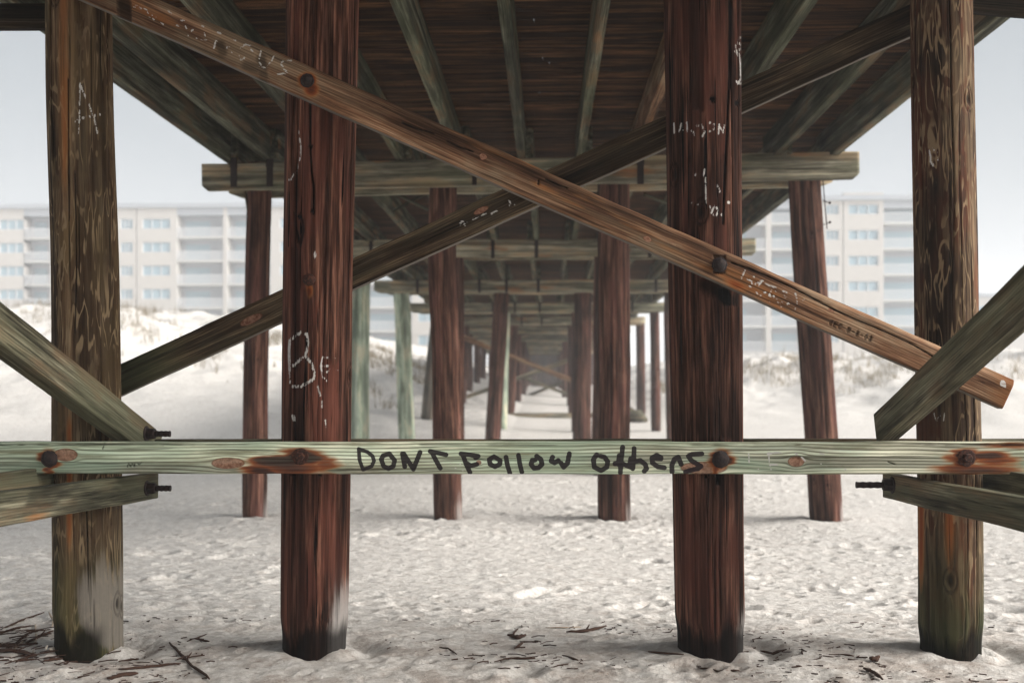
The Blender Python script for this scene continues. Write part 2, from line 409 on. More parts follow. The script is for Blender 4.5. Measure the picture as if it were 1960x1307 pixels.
FONT = {'C': [[(.9,.15),(.5,0),(.1,.3),(.1,.7),(.5,1),(.9,.85)]], 'E': [[(.9,0),(.1,0),(.1,1),(.9,1)],[(.1,.5),(.7,.5)]],
        '8': [[(.5,.5),(.15,.25),(.5,0),(.85,.25),(.5,.5),(.1,.75),(.5,1),(.9,.75),(.5,.5)]], '-': [[(.2,.5),(.8,.5)]],
        '0': [[(.5,0),(.15,.5),(.5,1),(.85,.5),(.5,0)]]}
def txt(s, x, y, h, ang, w_=.6, gap=.3):
    a = math.radians(ang); out = []
    for ch in s:
        for pl in FONT.get(ch, []):
            out.append([(x + u * h * w_ * math.cos(a) - v * h * math.sin(a), y + u * h * w_ * math.sin(a) + v * h * math.cos(a)) for u, v in pl])
        x += (w_ + gap) * h * math.cos(a); y += (w_ + gap) * h * math.sin(a)
    return out

# ------------------------------------------------------------------ pile and board builders
pier = empty('pier', (0, D0, 0)); tag(pier, 'weathered wooden pier on round timber piles seen from beneath its deck', 'pier')
PIER_INV = Matrix.Translation((0, -D0, 0))
CAP_T, CAP_B, DECK = CZ + 2.49, CZ + 2.20, CZ + 2.82
def pile(base, top, r0, r1, nseg, dz, seed, mat, painter=None, rough=1., bury=.5, label=None):
    base = Vector(base); top = Vector(top); ax_ = (top - base); base = base - ax_.normalized() * bury; ax_ = top - base
    L = ax_.length; q = ax_.normalized()
    xx = Vector((1, 0, 0)); yy = q.cross(xx).normalized(); xx = yy.cross(q)
    mw = Matrix(((xx.x, yy.x, q.x, base.x), (xx.y, yy.y, q.y, base.y), (xx.z, yy.z, q.z, base.z), (0, 0, 0, 1)))
    nz = max(4, int(L / dz)); th = np.linspace(0, 2 * math.pi, nseg, endpoint=False); zz = np.linspace(0, L, nz + 1)
    T, ZZ = np.meshgrid(th, zz); cxx, sxx = np.cos(T), np.sin(T)
    R = r0 + (r1 - r0) * ZZ / L
    R = R * (1 + rough * (.022 * fbm(cxx * 1.2, sxx * 1.2, ZZ * .8, s=seed, o=3) + .012 * fbm(cxx * 6, sxx * 6, ZZ * .7, s=seed + 5, o=3) + .006 * fbm(cxx * 18, sxx * 18, ZZ * 1.5, s=seed + 9, o=2)))
    ox = .012 * rough * vn(ZZ * .9, 0 * ZZ, s=seed + 3); oy = .012 * rough * vn(ZZ * .9, 0 * ZZ + 5, s=seed + 4)
    V = np.stack([(cxx * R + ox), (sxx * R + oy), ZZ], -1).reshape(-1, 3)
    A = np.array(mw); W = V @ A[:3, :3].T + A[:3, 3]
    nrm = np.stack([cxx, sxx, 0 * cxx], -1).reshape(-1, 3) @ A[:3, :3].T
    mk = np.zeros((len(V), 3)); mk2 = np.zeros((len(V), 3))
    if nseg >= 90:
        rk = np.random.RandomState(seed); Tf, Zf = T.ravel(), ZZ.ravel()
        for q_ in range(34):
            t0 = rk.rand() * 6.283; z0 = rk.rand() * L; ln_ = rk.uniform(.15, 1.6) if q_ > 5 else rk.uniform(1.2, 3.5)
            wig = .03 * vn(Zf * 2.2, 0 * Zf, s=seed + q_) + .008 * vn(Zf * 14, 0 * Zf, s=seed + q_ + 90)
            dd = np.abs((Tf - t0 - wig + math.pi) % (2 * math.pi) - math.pi); tap = np.clip(1 - (np.abs(Zf - z0) / (ln_ / 2)) ** 2, 0, 1)
            wc = (.026 if q_ < 5 else .014) * (1 if nseg > 200 else 1.8)
            mk[:, 0] = np.maximum(mk[:, 0], tap ** .5 * np.clip(1.5 - dd / wc, 0, 1) * (tap > 0) * (.95 if q_ < 9 else .6))
        for q_ in range(5):
            t0 = rk.rand() * 6.283; z0 = rk.rand() * L; dd = np.abs((Tf - t0 + math.pi) % (2 * math.pi) - math.pi) * r0
            rr2 = (dd / .016) ** 2 + ((Zf - z0) / .030) ** 2; mk[:, 0] = np.maximum(mk[:, 0], .85 * np.exp(-rr2 ** 2) + .5 * np.exp(-((np.sqrt(rr2) - 1.9) / .25) ** 2))
    if painter:
        base_mk = mk[:, 0].copy(); painter(W, nrm, mk, mk2); mk[:, 0] = np.maximum(mk[:, 0], base_mk)
        V = V - np.stack([cxx, sxx, 0 * cxx], -1).reshape(-1, 3) * (mk[:, 0:1] * .010)
    idx = np.arange((nz + 1) * nseg).reshape(nz + 1, nseg)
    nxt = np.roll(idx, -1, axis=1)
    Fq = np.stack([idx[:-1], nxt[:-1], nxt[1:], idx[1:]], -1).reshape(-1, 4)
    o = mesh('pile', V, Fq, mat, pier, PIER_INV @ mw, {'mk': mk, 'mk2': mk2})
    import bmesh
    bm = bmesh.new(); bm.from_mesh(o.data); bm.verts.ensure_lookup_table()
    bm.faces.new([bm.verts[int(i)] for i in idx[-1]]); bm.faces.new([bm.verts[int(i)] for i in idx[0][::-1]])
    bm.to_mesh(o.data); bm.free()
    if label: o['label'] = label
    return o
def far_paint(seed, bottom_z):
    def f(W, nrm, mk, mk2):
        h = W[:, 2] - bottom_z
        mk2[:, 2] = .8 * ss(.50, .0, h + .30 * fbm(W[:, 0] * 8, W[:, 1] * 8, W[:, 2] * 2, s=seed)) * ss(.25, 1.0, nrm[:, 0] + .5 * fbm(W[:, 0] * 20, W[:, 1] * 20, W[:, 2], s=seed + 2))
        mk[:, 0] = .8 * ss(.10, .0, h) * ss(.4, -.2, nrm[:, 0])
        mk2[:, 1] = 0
    return f

def board(name, A, B, wdt, thk, normal, mat, parent, dx=.05, rnd_=.006, nper=None, warp=.003, seed=0, painter=None, chamfer=0, ringsp=.013, knots=(), endang=(0, 0), top_round=None, label=None, bow=0):
    """plank from A to B; width along local Z, face towards `normal` is local -Y"""
    A, B = Vector(A), Vector(B); X = (B - A).normalized(); L = (B - A).length
    Nn = Vector(normal); Nn = (Nn - X * Nn.dot(X)).normalized(); Yl = -Nn; Zl = X.cross(Yl)
    mw = Matrix(((X.x, Yl.x, Zl.x, A.x), (X.y, Yl.y, Zl.y, A.y), (X.z, Yl.z, Zl.z, A.z), (0, 0, 0, 1)))
    hw, ht = wdt / 2, thk / 2
    tr = top_round or rnd_
    def arc(cy, cz, r, a0, n): return [(cy + r * math.cos(a0 + math.pi / 2 * i / n), cz + r * math.sin(a0 + math.pi / 2 * i / n)) for i in range(n + 1)]
    na = 5 if tr > .015 else 2
    prof = arc(ht - rnd_, hw - rnd_, rnd_, 0, 2) + arc(-ht + tr, hw - tr, tr, math.pi / 2, na) + arc(-ht + rnd_, -hw + rnd_, rnd_, math.pi, 2) + arc(ht - rnd_, -hw + rnd_, rnd_, 3 * math.pi / 2, 2)
    step = nper or .05
    out = []
    for i in range(len(prof)):
        p, q = prof[i], prof[(i + 1) % len(prof)]; d = math.hypot(q[0] - p[0], q[1] - p[1]); k = max(1, int(d / step))
        for j in range(k): out.append((p[0] + (q[0] - p[0]) * j / k, p[1] + (q[1] - p[1]) * j / k))
    out = np.array(out); n = len(out); m = max(2, int(L / dx)); xx = np.linspace(0, L, m + 1)
    Xg = np.repeat(xx[:, None], n, 1); Yg = np.repeat(out[None, :, 0], m + 1, 0).copy(); Zg = np.repeat(out[None, :, 1], m + 1, 0).copy()
    if chamfer:
        dend = np.minimum(Xg, L - Xg); lim = -hw + np.clip(chamfer - dend, 0, chamfer); Zg = np.maximum(Zg, lim)
    Xg = Xg + (Zg * math.tan(math.radians(endang[0]))) * np.clip(1 - Xg / .4, 0, 1) + (Zg * math.tan(math.radians(endang[1]))) * np.clip(1 - (L - Xg) / .4, 0, 1)
    r_ = fbm(Xg * 1.2, Zg * 6, Yg * 6, s=seed, o=3)
    Zs = np.sign(Zg); Zd = Zg + warp * fbm(Xg * 2.5, Yg * 3, Zs * 2, s=seed + 3, o=4) + bow * np.sin(Xg / L * math.pi)
    Yd = Yg + warp * .7 * vn(Xg * 1.3, Zg * 3, s=seed + 7)
    V = np.stack([Xg, Yd, Zd], -1).reshape(-1, 3)
    Am = np.array(mw); W = V @ Am[:3, :3].T + Am[:3, 3]
    mk = np.zeros((len(V), 3)); mk2 = np.zeros((len(V), 3)); mk3 = np.zeros((len(V), 3))
    xf, yf, zf = Xg.ravel(), Yg.ravel(), Zg.ravel()
    psi = zf + yf * .8 + .028 * fbm(xf * .55, zf * 2.5 + yf * 2, s=seed + 11, o=2) + .006 * fbm(xf * 3, zf * 12, s=seed + 12, o=2)
    for kx, kz, ka, kb in knots:
        u, v = (xf - kx) / ka, (zf - kz) / kb; r2 = u * u + v * v
        psi = psi - kb * v / np.maximum(r2, .6) * .85 * (r2 > 0)
        mk3[:, 0] = np.maximum(mk3[:, 0], np.where(yf < 0, np.clip(1.5 - r2 * 1.0, 0, 1) * .9, 0))
    front = (yf < -ht * .5)
    if painter: painter(W, front, mk, mk2, mk3, xf, yf, zf)
    if painter: V[:, 1] += mk[:, 0] * front * .010
    idx = np.arange((m + 1) * n).reshape(m + 1, n); nxt = np.roll(idx, -1, axis=1)
    Fq = np.stack([idx[:-1], idx[1:], nxt[1:], nxt[:-1]], -1).reshape(-1, 4)
    o = mesh(name, V, Fq, mat, parent, None, {'mk': mk, 'mk2': mk2, 'mk3': mk3, 'ph': psi / ringsp})
    import bmesh
    bm = bmesh.new(); bm.from_mesh(o.data); bm.verts.ensure_lookup_table()
    bm.faces.new([bm.verts[int(i)] for i in idx[0]]).smooth = False; bm.faces.new([bm.verts[int(i)] for i in idx[-1][::-1]]).smooth = False
    bmesh.ops.recalc_face_normals(bm, faces=bm.faces[:]); bm.to_mesh(o.data); bm.free()
    o.matrix_local = (PIER_INV @ mw) if parent is pier else mw
    if label: o['label'] = label
    return o

def child_of(o, par):                       # keep world placement, parent under a part of the pier
    wm = o.matrix_basis.copy()
    pw = Matrix.Translation((0, D0, 0)) @ par.matrix_basis
    o.parent = par; o.matrix_parent_inverse = Matrix.Identity(4); o.matrix_basis = pw.inverted() @ wm
    return o
def bolt(c, axis, parent, r=.020, washer=.042, head=.022, mat=None, domed=True, stud=0, seed=0):
    random.seed(seed); b = MB(); axis = Vector(axis).normalized()
    b.lathe((0,0,0), axis, [(-.004, washer * .96), (.003, washer), (.006, washer * .9)], 26, .05)
    if domed: b.lathe((0,0,0), axis, [(.004, r * 1.5), (.010, r * 1.45), (.018, r * 1.15), (.024, r * .6), (.0255, r * .1)], 18, .07)
    else: b.lathe((0,0,0), axis, [(.005, r * 1.1), (head, r * 1.05), (head + .003, r * .85)], 6)
    if stud:
        pts = [axis * (head * .5 + stud * i / 9) for i in range(10)]
        b.tube(pts, [r * .52 * (1 + (.12 if i % 2 else -.05)) for i in range(10)], 10)
    o = mesh('bolt', b.v, b.f, mat or M['rust'], None, smooth=False); o.matrix_local = Matrix.Translation(c)
    return child_of(o, parent)

# ------------------------------------------------------------------ row of piles nearest the camera
def paint_front(which):
    def f(W, nrm, mk, mk2):
        px, py = proj(W); view = W - np.array([0, 0, CZ]); fc = (nrm * view).sum(1) < 0
        nz_ = fbm(W[:, 0] * 14, W[:, 1] * 14, W[:, 2] * 1.6, s=which * 7 + 1, o=4)
        n2_ = fbm(W[:, 0] * 5, W[:, 1] * 5, W[:, 2] * 1.2, s=which * 7 + 2, o=3)
        h = W[:, 2]
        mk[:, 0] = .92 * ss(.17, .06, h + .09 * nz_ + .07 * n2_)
        def S(l, hw, soft=1.1, ox=0, oy=0, s_=1.): return strokes(px, py, l, hw, soft, ox, oy, s_) * fc
        if which == 0:
            mk2[:, 1] = .6 * ss(.7, .1, h + .3 * n2_) + .25 * ss(.3, .8, -nrm[:, 0]) * ss(-.1, .5, n2_)
            mk2[:, 2] = .8 * ss(.62, .28, h + .10 * nz_) * ss(.02, .30, nrm[:, 0] + .25 * nz_)
            mk2[:, 2] *= ss(.04, .12, h - .2 * (.45 - nrm[:, 0]) + .03 * n2_)
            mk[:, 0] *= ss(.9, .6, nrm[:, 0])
            mk[:, 2] = .42 * np.exp(-((px - 122) / 13) ** 2) * fc * np.clip(.75 + .6 * n2_, 0, 1) * ss(500, 250, py) + .38 * np.exp(-((px - 132) / 7) ** 2) * fc * ss(760, 830, py) * ss(1120, 1000, py)
            mk[:, 1] = S([[(275,260),(270,430),(270,560),(260,680)],[(285,290),(350,440),(395,560),(420,670)],[(235,575),(330,540),(400,530)],[(430,520),(480,520)]], .5, 1.5, 90, 100, 4.36)
            mk[:, 0] = np.maximum(mk[:, 0], S([[(143,330),(145,420),(146,520),(143,640)],[(130,150),(132,420)]], .5, 1.2))
            mk[:, 0] = np.maximum(mk[:, 0], .8 * S([[(228,0),(228,110)]], 12, 18) )
        if which == 1:
            mk2[:, 2] = ss(.52, .05, h + .12 * nz_) * ss(.30, .85, nrm[:, 0] + .18 * nz_)
            mk[:, 0] = np.maximum(mk[:, 0], S([[(593,180),(593,278),(596,330),(600,357),(600,410)]], 1.4, 1.0))
            mk[:, 0] = np.maximum(mk[:, 0], S([[(594,280)],[(598,404)],[(573,414)]], 4, 1.5))
            mk[:, 0] = np.maximum(mk[:, 0], .8 * S([[(563,408),(566,440),(574,468),(580,440),(577,420)]], 2, 2))
            mk[:, 0] = np.maximum(mk[:, 0], S([[(560,905)],[(612,907)]], 3.5, 2))
            mk[:, 0] = np.maximum(mk[:, 0], .5 * S([[(585,560),(588,640)]], 5, 8) + .45 * S([[(560,480),(562,560),(565,700)]], 4, 9))
            mk[:, 2] = .5 * ell(px, py, 592, 556, 8, 16) * fc
            ch = [[(120,190),(110,330),(125,700)],[(120,190),(200,125),(260,100),(320,115),(340,220),(325,330),(290,385),(150,500)],[(310,380),(380,470),(420,580),(410,650),(350,690),(250,745),(155,750)]]
            mk[:, 1] = np.maximum(S(ch, 1.15, 1.3, 535, 620, 6.22) * 1.15, .62 * S([[(515,400),(490,500),(520,640),(560,670)],[(530,410),(670,400)],[(500,500),(590,500),(590,550),(530,600)],[(640,540),(700,545)],[(450,730),(490,860)],[(505,920),(505,1000)],[(545,1150),(560,1220)]], .7, 1.6, 535, 620, 6.22))
            mk[:, 1] = np.maximum(mk[:, 1], S([[(560,795),(562,803)],[(603,484),(603,492)]], 1.2, 1.5))
            mk[:, 1] = np.maximum(mk[:, 1], .75 * S([[(1600,700),(1612,780),(1610,840),(1590,920),(1545,970)]], .5, 1.6, 0, 0, 2.8))
        if which == 2:
            mk2[:, 2] = .9 * ss(.42, .05, h + .12 * nz_) * ss(.45, .9, nrm[:, 0] + .2 * nz_)
            mk[:, 0] = np.maximum(mk[:, 0], S([[(405,-300),(405,0),(400,400),(385,700),(370,1000),(360,1300)]], 1.6, 1.2, 1280, 50, 3.44))
            mk[:, 0] = np.maximum(mk[:, 0], S([[(288,480)],[(455,505)]], 5, 1.5, 1280, 50, 3.44) + S([[(1352,913)],[(1374,900),(1374,925)]], 3, 2))
            mk[:, 0] = np.maximum(mk[:, 0], .6 * S([[(1330,0),(1332,90),(1335,200)]], 8, 16) + .55 * S([[(1390,560),(1388,830)]], 7, 14) + .8 * S([[(1350,545),(1405,575)]], 6, 14))
            A = [[(70,690),(85,640),(97,690)],[(118,640),(122,690)],[(150,690),(172,715)],[(180,655),(195,655)],[(215,655),(240,690),(222,727)],[(270,640),(298,650),(295,685),(268,690)],[(328,705),(330,650),(358,705),(368,648)],[(33,640),(37,705)],
                 [(235,950),(230,985)],[(175,960),(175,985)],[(320,1050),(338,1095)],[(242,1000),(245,1170)],[(150,1170),(195,1170)],[(270,1185),(277,1225)],[(300,1190),(330,1210),(312,1250),(280,1228),(300,1190)],[(340,1235),(355,1248)],[(385,1165),(405,1160)],
                 [(480,70),(460,85),(455,110),(482,130)],[(440,130),(450,185)],[(435,170),(482,150)],[(460,180),(470,215),(474,330)],[(445,365),(485,385)],[(455,385),(475,345)]]
            mk[:, 1] = S(A, .5, 1.5, 1280, 50, 3.44)
        if which == 3:
            mk2[:, 1] = .8 * ss(.75, .1, h + .3 * n2_) * ss(-.2, .3, n2_ + .3) + .4 * ss(.4, .9, nrm[:, 0]) * ss(1.2, .4, h)
            mk2[:, 2] = .8 * ss(.36, .0, h + .1 * nz_) * ss(.4, .9, nrm[:, 0] + .2 * nz_)
            mk[:, 2] = .38 * np.exp(-((px - 1763) / 7) ** 2) * fc * ss(880, 960, py) * ss(1180, 1050, py) + .35 * np.exp(-((px - 1818) / 12) ** 2) * fc * ss(940, 990, py) * ss(1150, 1000, py)
            mk[:, 1] = S([[(170,610),(180,660),(178,700),(215,740)],[(195,590),(235,600),(225,650),(240,690)]], .6, 1.5, 1740, 150, 4.36) + .5 * S([[(1788,792),(1792,806),(1800,794)],[(1808,790),(1806,806)]], .5, 1.5)
    return f
fl = ['outer pile at far left, mottled green and brown, grey with sand low on its right side',
      'red-brown pile with a chalked letter B above the painted rail', 'dark red-brown pile with a long vertical crack and chalk scribbles',
      'dark outer pile at far right covered in pale worm trails']
fm = [M['oldpile'], M['red'], M['red'], M['wormpile']]
front = []
for i, (cx, bx, tx, wb_, wt_, by) in enumerate(FRONT):
    b = P(bx, 1235, D0); tp = P(tx, 0, D0); d = (tp - b); top = b + d * ((CAP_T - b.z) / d.z)
    rb = wb_ / 2 / F * D0 * .98; rt = wt_ / 2 / F * D0 * .98; rt = rb + (rt - rb) * ((CAP_T - b.z) / d.z)
    front.append(pile(b, top, rb, rt, 380, .010, 100 + i * 20, fm[i], paint_front(i), rough=1.15, label=fl[i]))

# ------------------------------------------------------------------ further piles
S_ = 6.1
rows = [D0 + S_ * i for i in range(0, 11)]            # 4.87, 10.97, ...
rows[1] = 11.0
specs = [  # row, bottom px, bottom py, top px, top py, width px, material, label
    (1, 487, 992, 499, 372, 48, 'red2', 'slender leaning pile at the left end of the second row, with a knot hole'),
    (1, 855, 997, 846, 350, 55, 'red2', None), (1, 1177, 998, 1172, 345, 63, 'red2', None),
    (1, 1582, 1000, 1541, 345, 62, 'red2', 'leaning pile at the right end of the second row with a rusty rod hanging beside it'),
    (2, 690, 880, 692, 488, 36, 'greenpile', 'pale green pile at the left end of the third row'),
    (2, 872, 882, 869, 488, 38, 'red2', None), (2, 1152, 882, 1154, 488, 36, 'red2', None), (2, 1378, 880, 1368, 488, 36, 'red2', None),
    (3, 779, 846, 768, 556, 32, 'greenpile', 'pale green pile at the left end of the fourth row'),
    (3, 944, 846, 959, 556, 30, 'red2', 'dark leaning pile just left of the middle'), (3, 1115, 846, 1115, 556, 36, 'red2', None), (3, 1290, 846, 1283, 556, 26, 'red2', None),
    (4, 816, 820, 838, 596, 25, 'greyp', 'grey-brown pile leaning outward at the left end of the fifth row'),
    (4, 962, 835, 968, 596, 18, 'greenpile', None), (4, 1103, 826, 1101, 596, 16, 'red2', None), (4, 1256, 829, 1252, 596, 19, 'red2', None),
    (5, 885, 790, 890, 622, 16, 'red2', None), (5, 975, 808, 985, 622, 17, 'red2', None), (5, 1094, 800, 1092, 622, 14, 'red2', None), (5, 1227, 775, 1225, 622, 18, 'red2', None)]
M['greyp'] = wood('grey_brown_pile_wood', (.09,.07,.05), (.21,.18,.14), (.33,.30,.24), alt=(.17,.12,.09), axis='Z', ring=0, crack=.4, streak=12)
piles1 = {}
for k, (r, bx, by, tx, ty, wp, mt, lb) in enumerate(specs):
    Y = rows[r]; b = P(bx, by, Y); tp = P(tx, ty, Y); d = tp - b; top = b + d * ((CAP_T - b.z) / d.z)
    g = gz(b.x, b.y); b = b + d * ((g - b.z) / d.z)
    rad = wp / 2 / F * Y
    o = pile(b, top, rad * 1.0, rad * .96, 90 if r == 1 else 40, .02 if r == 1 else .08, 200 + k * 13, M[mt], far_paint(k, g), rough=1.6 if r == 1 else 1.8, label=lb)
    piles1[(r, bx)] = o
for r in range(6, 11):
    for j, X in enumerate((-3.3, -1.1, .95, 3.3)):
        X += random.Random(r * 9 + j).uniform(-.1, .1); g = gz(X, rows[r])
        pile((X, rows[r], g), (X, rows[r], CAP_T), .165, .16, 24, .2, 500 + r * 9 + j, M['red2'], far_paint(r, g), rough=1.8)

# ------------------------------------------------------------------ caps, joists, straps, deck
caps = {}
capx = {1: None, 2: (-3.9, 3.52), 3: (-3.98, 3.5), 4: (-4.0, 3.52), 5: (-3.95, 3.5)}
for r in range(0, 11):
    Y = rows[r]
    if r == 1: x0, x1 = P(388, 340, Y - .2).x, P(1643, 320, Y - .2).x; dz0, dz1 = -.045, .035
    else: x0, x1 = capx.get(r, (-3.95, 3.5)); dz0 = dz1 = random.Random(r).uniform(-.02, .02)
    zc = (CAP_T + CAP_B) / 2
    for side, off in ((0, -.20), (1, .20)):
        a = (x0 + (.17 if side else 0), Y + off, zc + dz0 - .005 * side); b = (x1 - (.17 if side else 0), Y + off, zc + dz1)
        hi = r <= 2 and side == 0
        def cp(W, fr, mk, mk2, mk3, xf, yf, zf, r=r, side=side):
            n_ = fbm(W[:, 0] * 1.1, W[:, 2] * 5, s=r * 5 + side, o=4)
            mk[:, 2] = .30 * ss(.25, .6, n_) ; mk2[:, 1] = .3 * ss(0, .5, -n_)
        caps[(r, side)] = board('cap_beam', a, b, .29, .075, (0, -1, 0), M['cap'], pier, dx=.03 if hi else .15, nper=.03 if hi else .07, seed=r * 3 + side, chamfer=.055, warp=.008, painter=cp, knots=[(1.1, .03, .03, .018), (5.3, -.05, .035, .02)] if hi else ())
JX = [-3.45, -3.0, -2.28, -1.55, -.92, -.22, .42, 1.02, 1.76, 2.52, 3.12]
joist_w, joist_h = .085, DECK - CAP_T - .004
rj = random.Random(4)
for bay in range(-1, 6):
    y0, y1 = (rows[bay] if bay >= 0 else D0 - S_) - .30, (rows[bay + 1] if bay + 1 >= 0 else D0) + .30
    if bay == -1: y0 = -2.1
    lap = .045 if bay % 2 else -.045
    for j, X in enumerate(JX):
        x = X + lap + rj.uniform(-.015, .015); x2 = X + lap + rj.uniform(-.015, .015)
        wid = joist_w if 0 < j < 10 else .10
        def jp(W, fr, mk, mk2, mk3, xf, yf, zf, sd_=bay * 11 + j):
            n_ = fbm(xf * .8, zf * 4, yf * 4, s=sd_, o=3); mk2[:, 1] = .25 * ss(-.1, .4, n_); mk[:, 2] = .25 * ss(.35, .7, -n_)
        near = bay in (0, 1)
        zt = CAP_T + joist_h / 2
        o = board('joist', (x, y0 + rj.uniform(0, .1), zt), (x2, y1, zt), joist_h, wid, (-1, 0, 0) if X > 0 else (1, 0, 0), M['brace' if (bay == 0 and j == 7) else 'joist'], pier, dx=.05 if near else .4, nper=.012 if near else .08, seed=bay * 13 + j + 50, warp=.004, painter=jp, ringsp=.011)
        if bay == 0 and j == 7: o['label'] = 'orange-brown joist beside the dark cracked pile'
b = MB()
for bay in range(6, 10):
    for j, X in enumerate(JX): b.box(X - .04, X + .04, rows[bay] - .3, rows[bay + 1] + .29, CAP_T + .002, CAP_T + joist_h)
o = b.build('joist', M['joist'], pier); o.location = (0, -D0, 0); o['kind'] = 'stuff'
# hurricane straps over the cap faces
def strap(r, X, wd=.07, dz=.02):
    Y = rows[r] - .2 - .041; b = MB(); zt = CAP_T + .05
    b.box(X - wd / 2, X + wd / 2, Y - .006, Y - .001, CAP_B - .01, CAP_T + .02); b.box(X - wd / 2 - .006, X + wd / 2 + .004, Y - .012, Y - .0015, CAP_T - .09, CAP_T - .04)
    o = mesh('strap', np.array(b.v) - np.array([X, Y, CAP_T]), b.f, M['iron'], None, smooth=False); o.matrix_local = PIER_INV @ Matrix.Translation((X, Y, CAP_T))
    o.matrix_local = Matrix.Translation((X, Y, CAP_T)); child_of(o, caps[(r, 0)])
for x in (447, 516, 1226): strap(1, P(x, 330, 10.75).x)
for x in (908, ): strap(1, P(x, 330, 10.75).x, .05)
for r in range(2, 6):
    for X in (JX[1], JX[3], JX[4] + .05, JX[5] + .06, JX[8], JX[9]): strap(r, X + rj.uniform(-.04, .04), .06)
# deck of cross planks
b = MB(); rc = random.Random(8); y = -2.2; tints = []
while y < rows[10] + .3:
    wd = .138 + rc.uniform(-.004, .006); dz = rc.uniform(0, .006)
    x0, x1 = -3.72 + rc.uniform(-.03, .03), 3.42 + rc.uniform(-.03, .03); sp_ = rc.uniform(-2.5, 2.5)
    n0 = len(b.v); b.box(x0, sp_ - .002, y, y + wd, DECK + dz, DECK + .045); b.box(sp_ + .002, x1, y, y + wd, DECK + dz + .002, DECK + .047)
    v = rc.random(); tints += [v] * 16; y += wd + .006
at = np.array(tints)
o = b.build('deck', M['deckw'], pier, attrs={'mk': np.stack([at * .0 + at * .55, 0 * at, 0 * at], 1), 'ph': at * 17 + np.array(b.v)[:, 1] * 60}); o.location = (0, -D0, 0)
# dark members crossing outside at the top corners
def dk(W, fr, mk, mk2, mk3, xf, yf, zf): mk[:, 0] = .75
board('ledger', P(-260, 33, D0 + .1), P(160, 33, D0 + .1), .125, .06, (0, -1, 0), M['dbrace'], pier, painter=dk)
board('ledger', P(1790, -18, D0 + .1), P(2200, 14, D0 + .1), .19, .06, (0, -1, 0), M['dbrace'], pier, painter=dk)
# light cross bridging between joists and small slats below the caps
for (xa, ya, xb, yb, Y) in ((752, 368, 820, 402, 13.0), (752, 404, 812, 372, 13.2), (1232, 372, 1300, 398, 13.0), (925, 508, 985, 488, 19.5), (1246, 545, 1276, 556, 24.0)):
    board('bridging', P(xa, ya, Y), P(xb, yb, Y), .035, .02, (0, -1, 0), M['joist'], pier, dx=.1)
board('slat', P(469, 366, 10.9), P(475, 405, 10.9), .03, .012, (0, -1, 0), M['dbrace'], pier, dx=.1)
b = MB(); Yr = 10.9
b.tube([P(1575, 345, Yr), P(1578, 380, Yr), P(1583, 438, Yr)], .006, 6)
b.tube([P(1575, 384, Yr), P(1588, 389, Yr)], .005, 6); b.tube([P(1587, 387, Yr), P(1589.5, 390, Yr)], .013, 8)
b.tube([P(1574, 431, Yr), P(1588, 426, Yr)], .005, 6); b.tube([P(1587, 424, Yr), P(1590, 427, Yr)], .013, 8)
org = P(1575, 345, Yr); o = mesh('hanging_rod', np.array(b.v) - np.array(org), b.f, M['iron'], None); o.matrix_local = Matrix.Translation(org); child_of(o, piles1[(1, 1582)])

# ------------------------------------------------------------------ the painted rail and its braces
YR = D0 - .235                                      # front plane of rail & main brace
T1 = [[(90,130),(100,250),(135,345)],[(90,130),(180,160),(235,205),(250,255),(225,310),(140,345)]]
T2 = [[(410,180),(345,200),(325,240),(350,310),(400,335),(450,310),(465,250),(410,180)],[(545,180),(570,315)],[(560,180),(660,340)],[(660,340),(730,165)],[(835,155),(1000,190)],[(850,160),(890,240),(940,330)],
      [(1155,180),(1250,190),(1335,205),(1310,225)],[(1175,190),(1210,290),(1250,375)],[(1225,285),(1260,305),(1320,290)],[(1500,210),(1450,240),(1460,290),(1510,315),(1560,290),(1565,250),(1500,210)],[(1625,215),(1640,300),(1665,380)],[(1755,195),(1770,290),(1790,370)]]
T3 = [[(40,205),(85,240),(95,290),(60,325),(10,330),(-20,290),(-5,245),(22,245)],[(205,215),(190,255),(225,275),(265,250)],[(295,280),(320,320),(360,280),(380,180)],
      [(665,190),(630,240),(640,320),(710,355),(770,320),(780,260),(745,215),(705,205)],[(935,110),(920,250),(912,375)],[(855,285),(900,270),(1040,330)],[(900,200),(890,290)],[(1055,125),(1050,240),(1040,335)],[(1020,230),(1010,290)],[(1060,262),(1120,250),(1170,290),(1185,335),(1160,362)],
      [(1335,220),(1290,195),(1240,225),(1245,275),(1300,315),(1370,325)],[(1250,225),(1335,232)],[(1450,370),(1448,300),(1475,235),(1515,215),(1545,290)],[(1760,180),(1660,185),(1620,205),(1650,250),(1750,310),(1720,335),(1650,350),(1590,370)]]
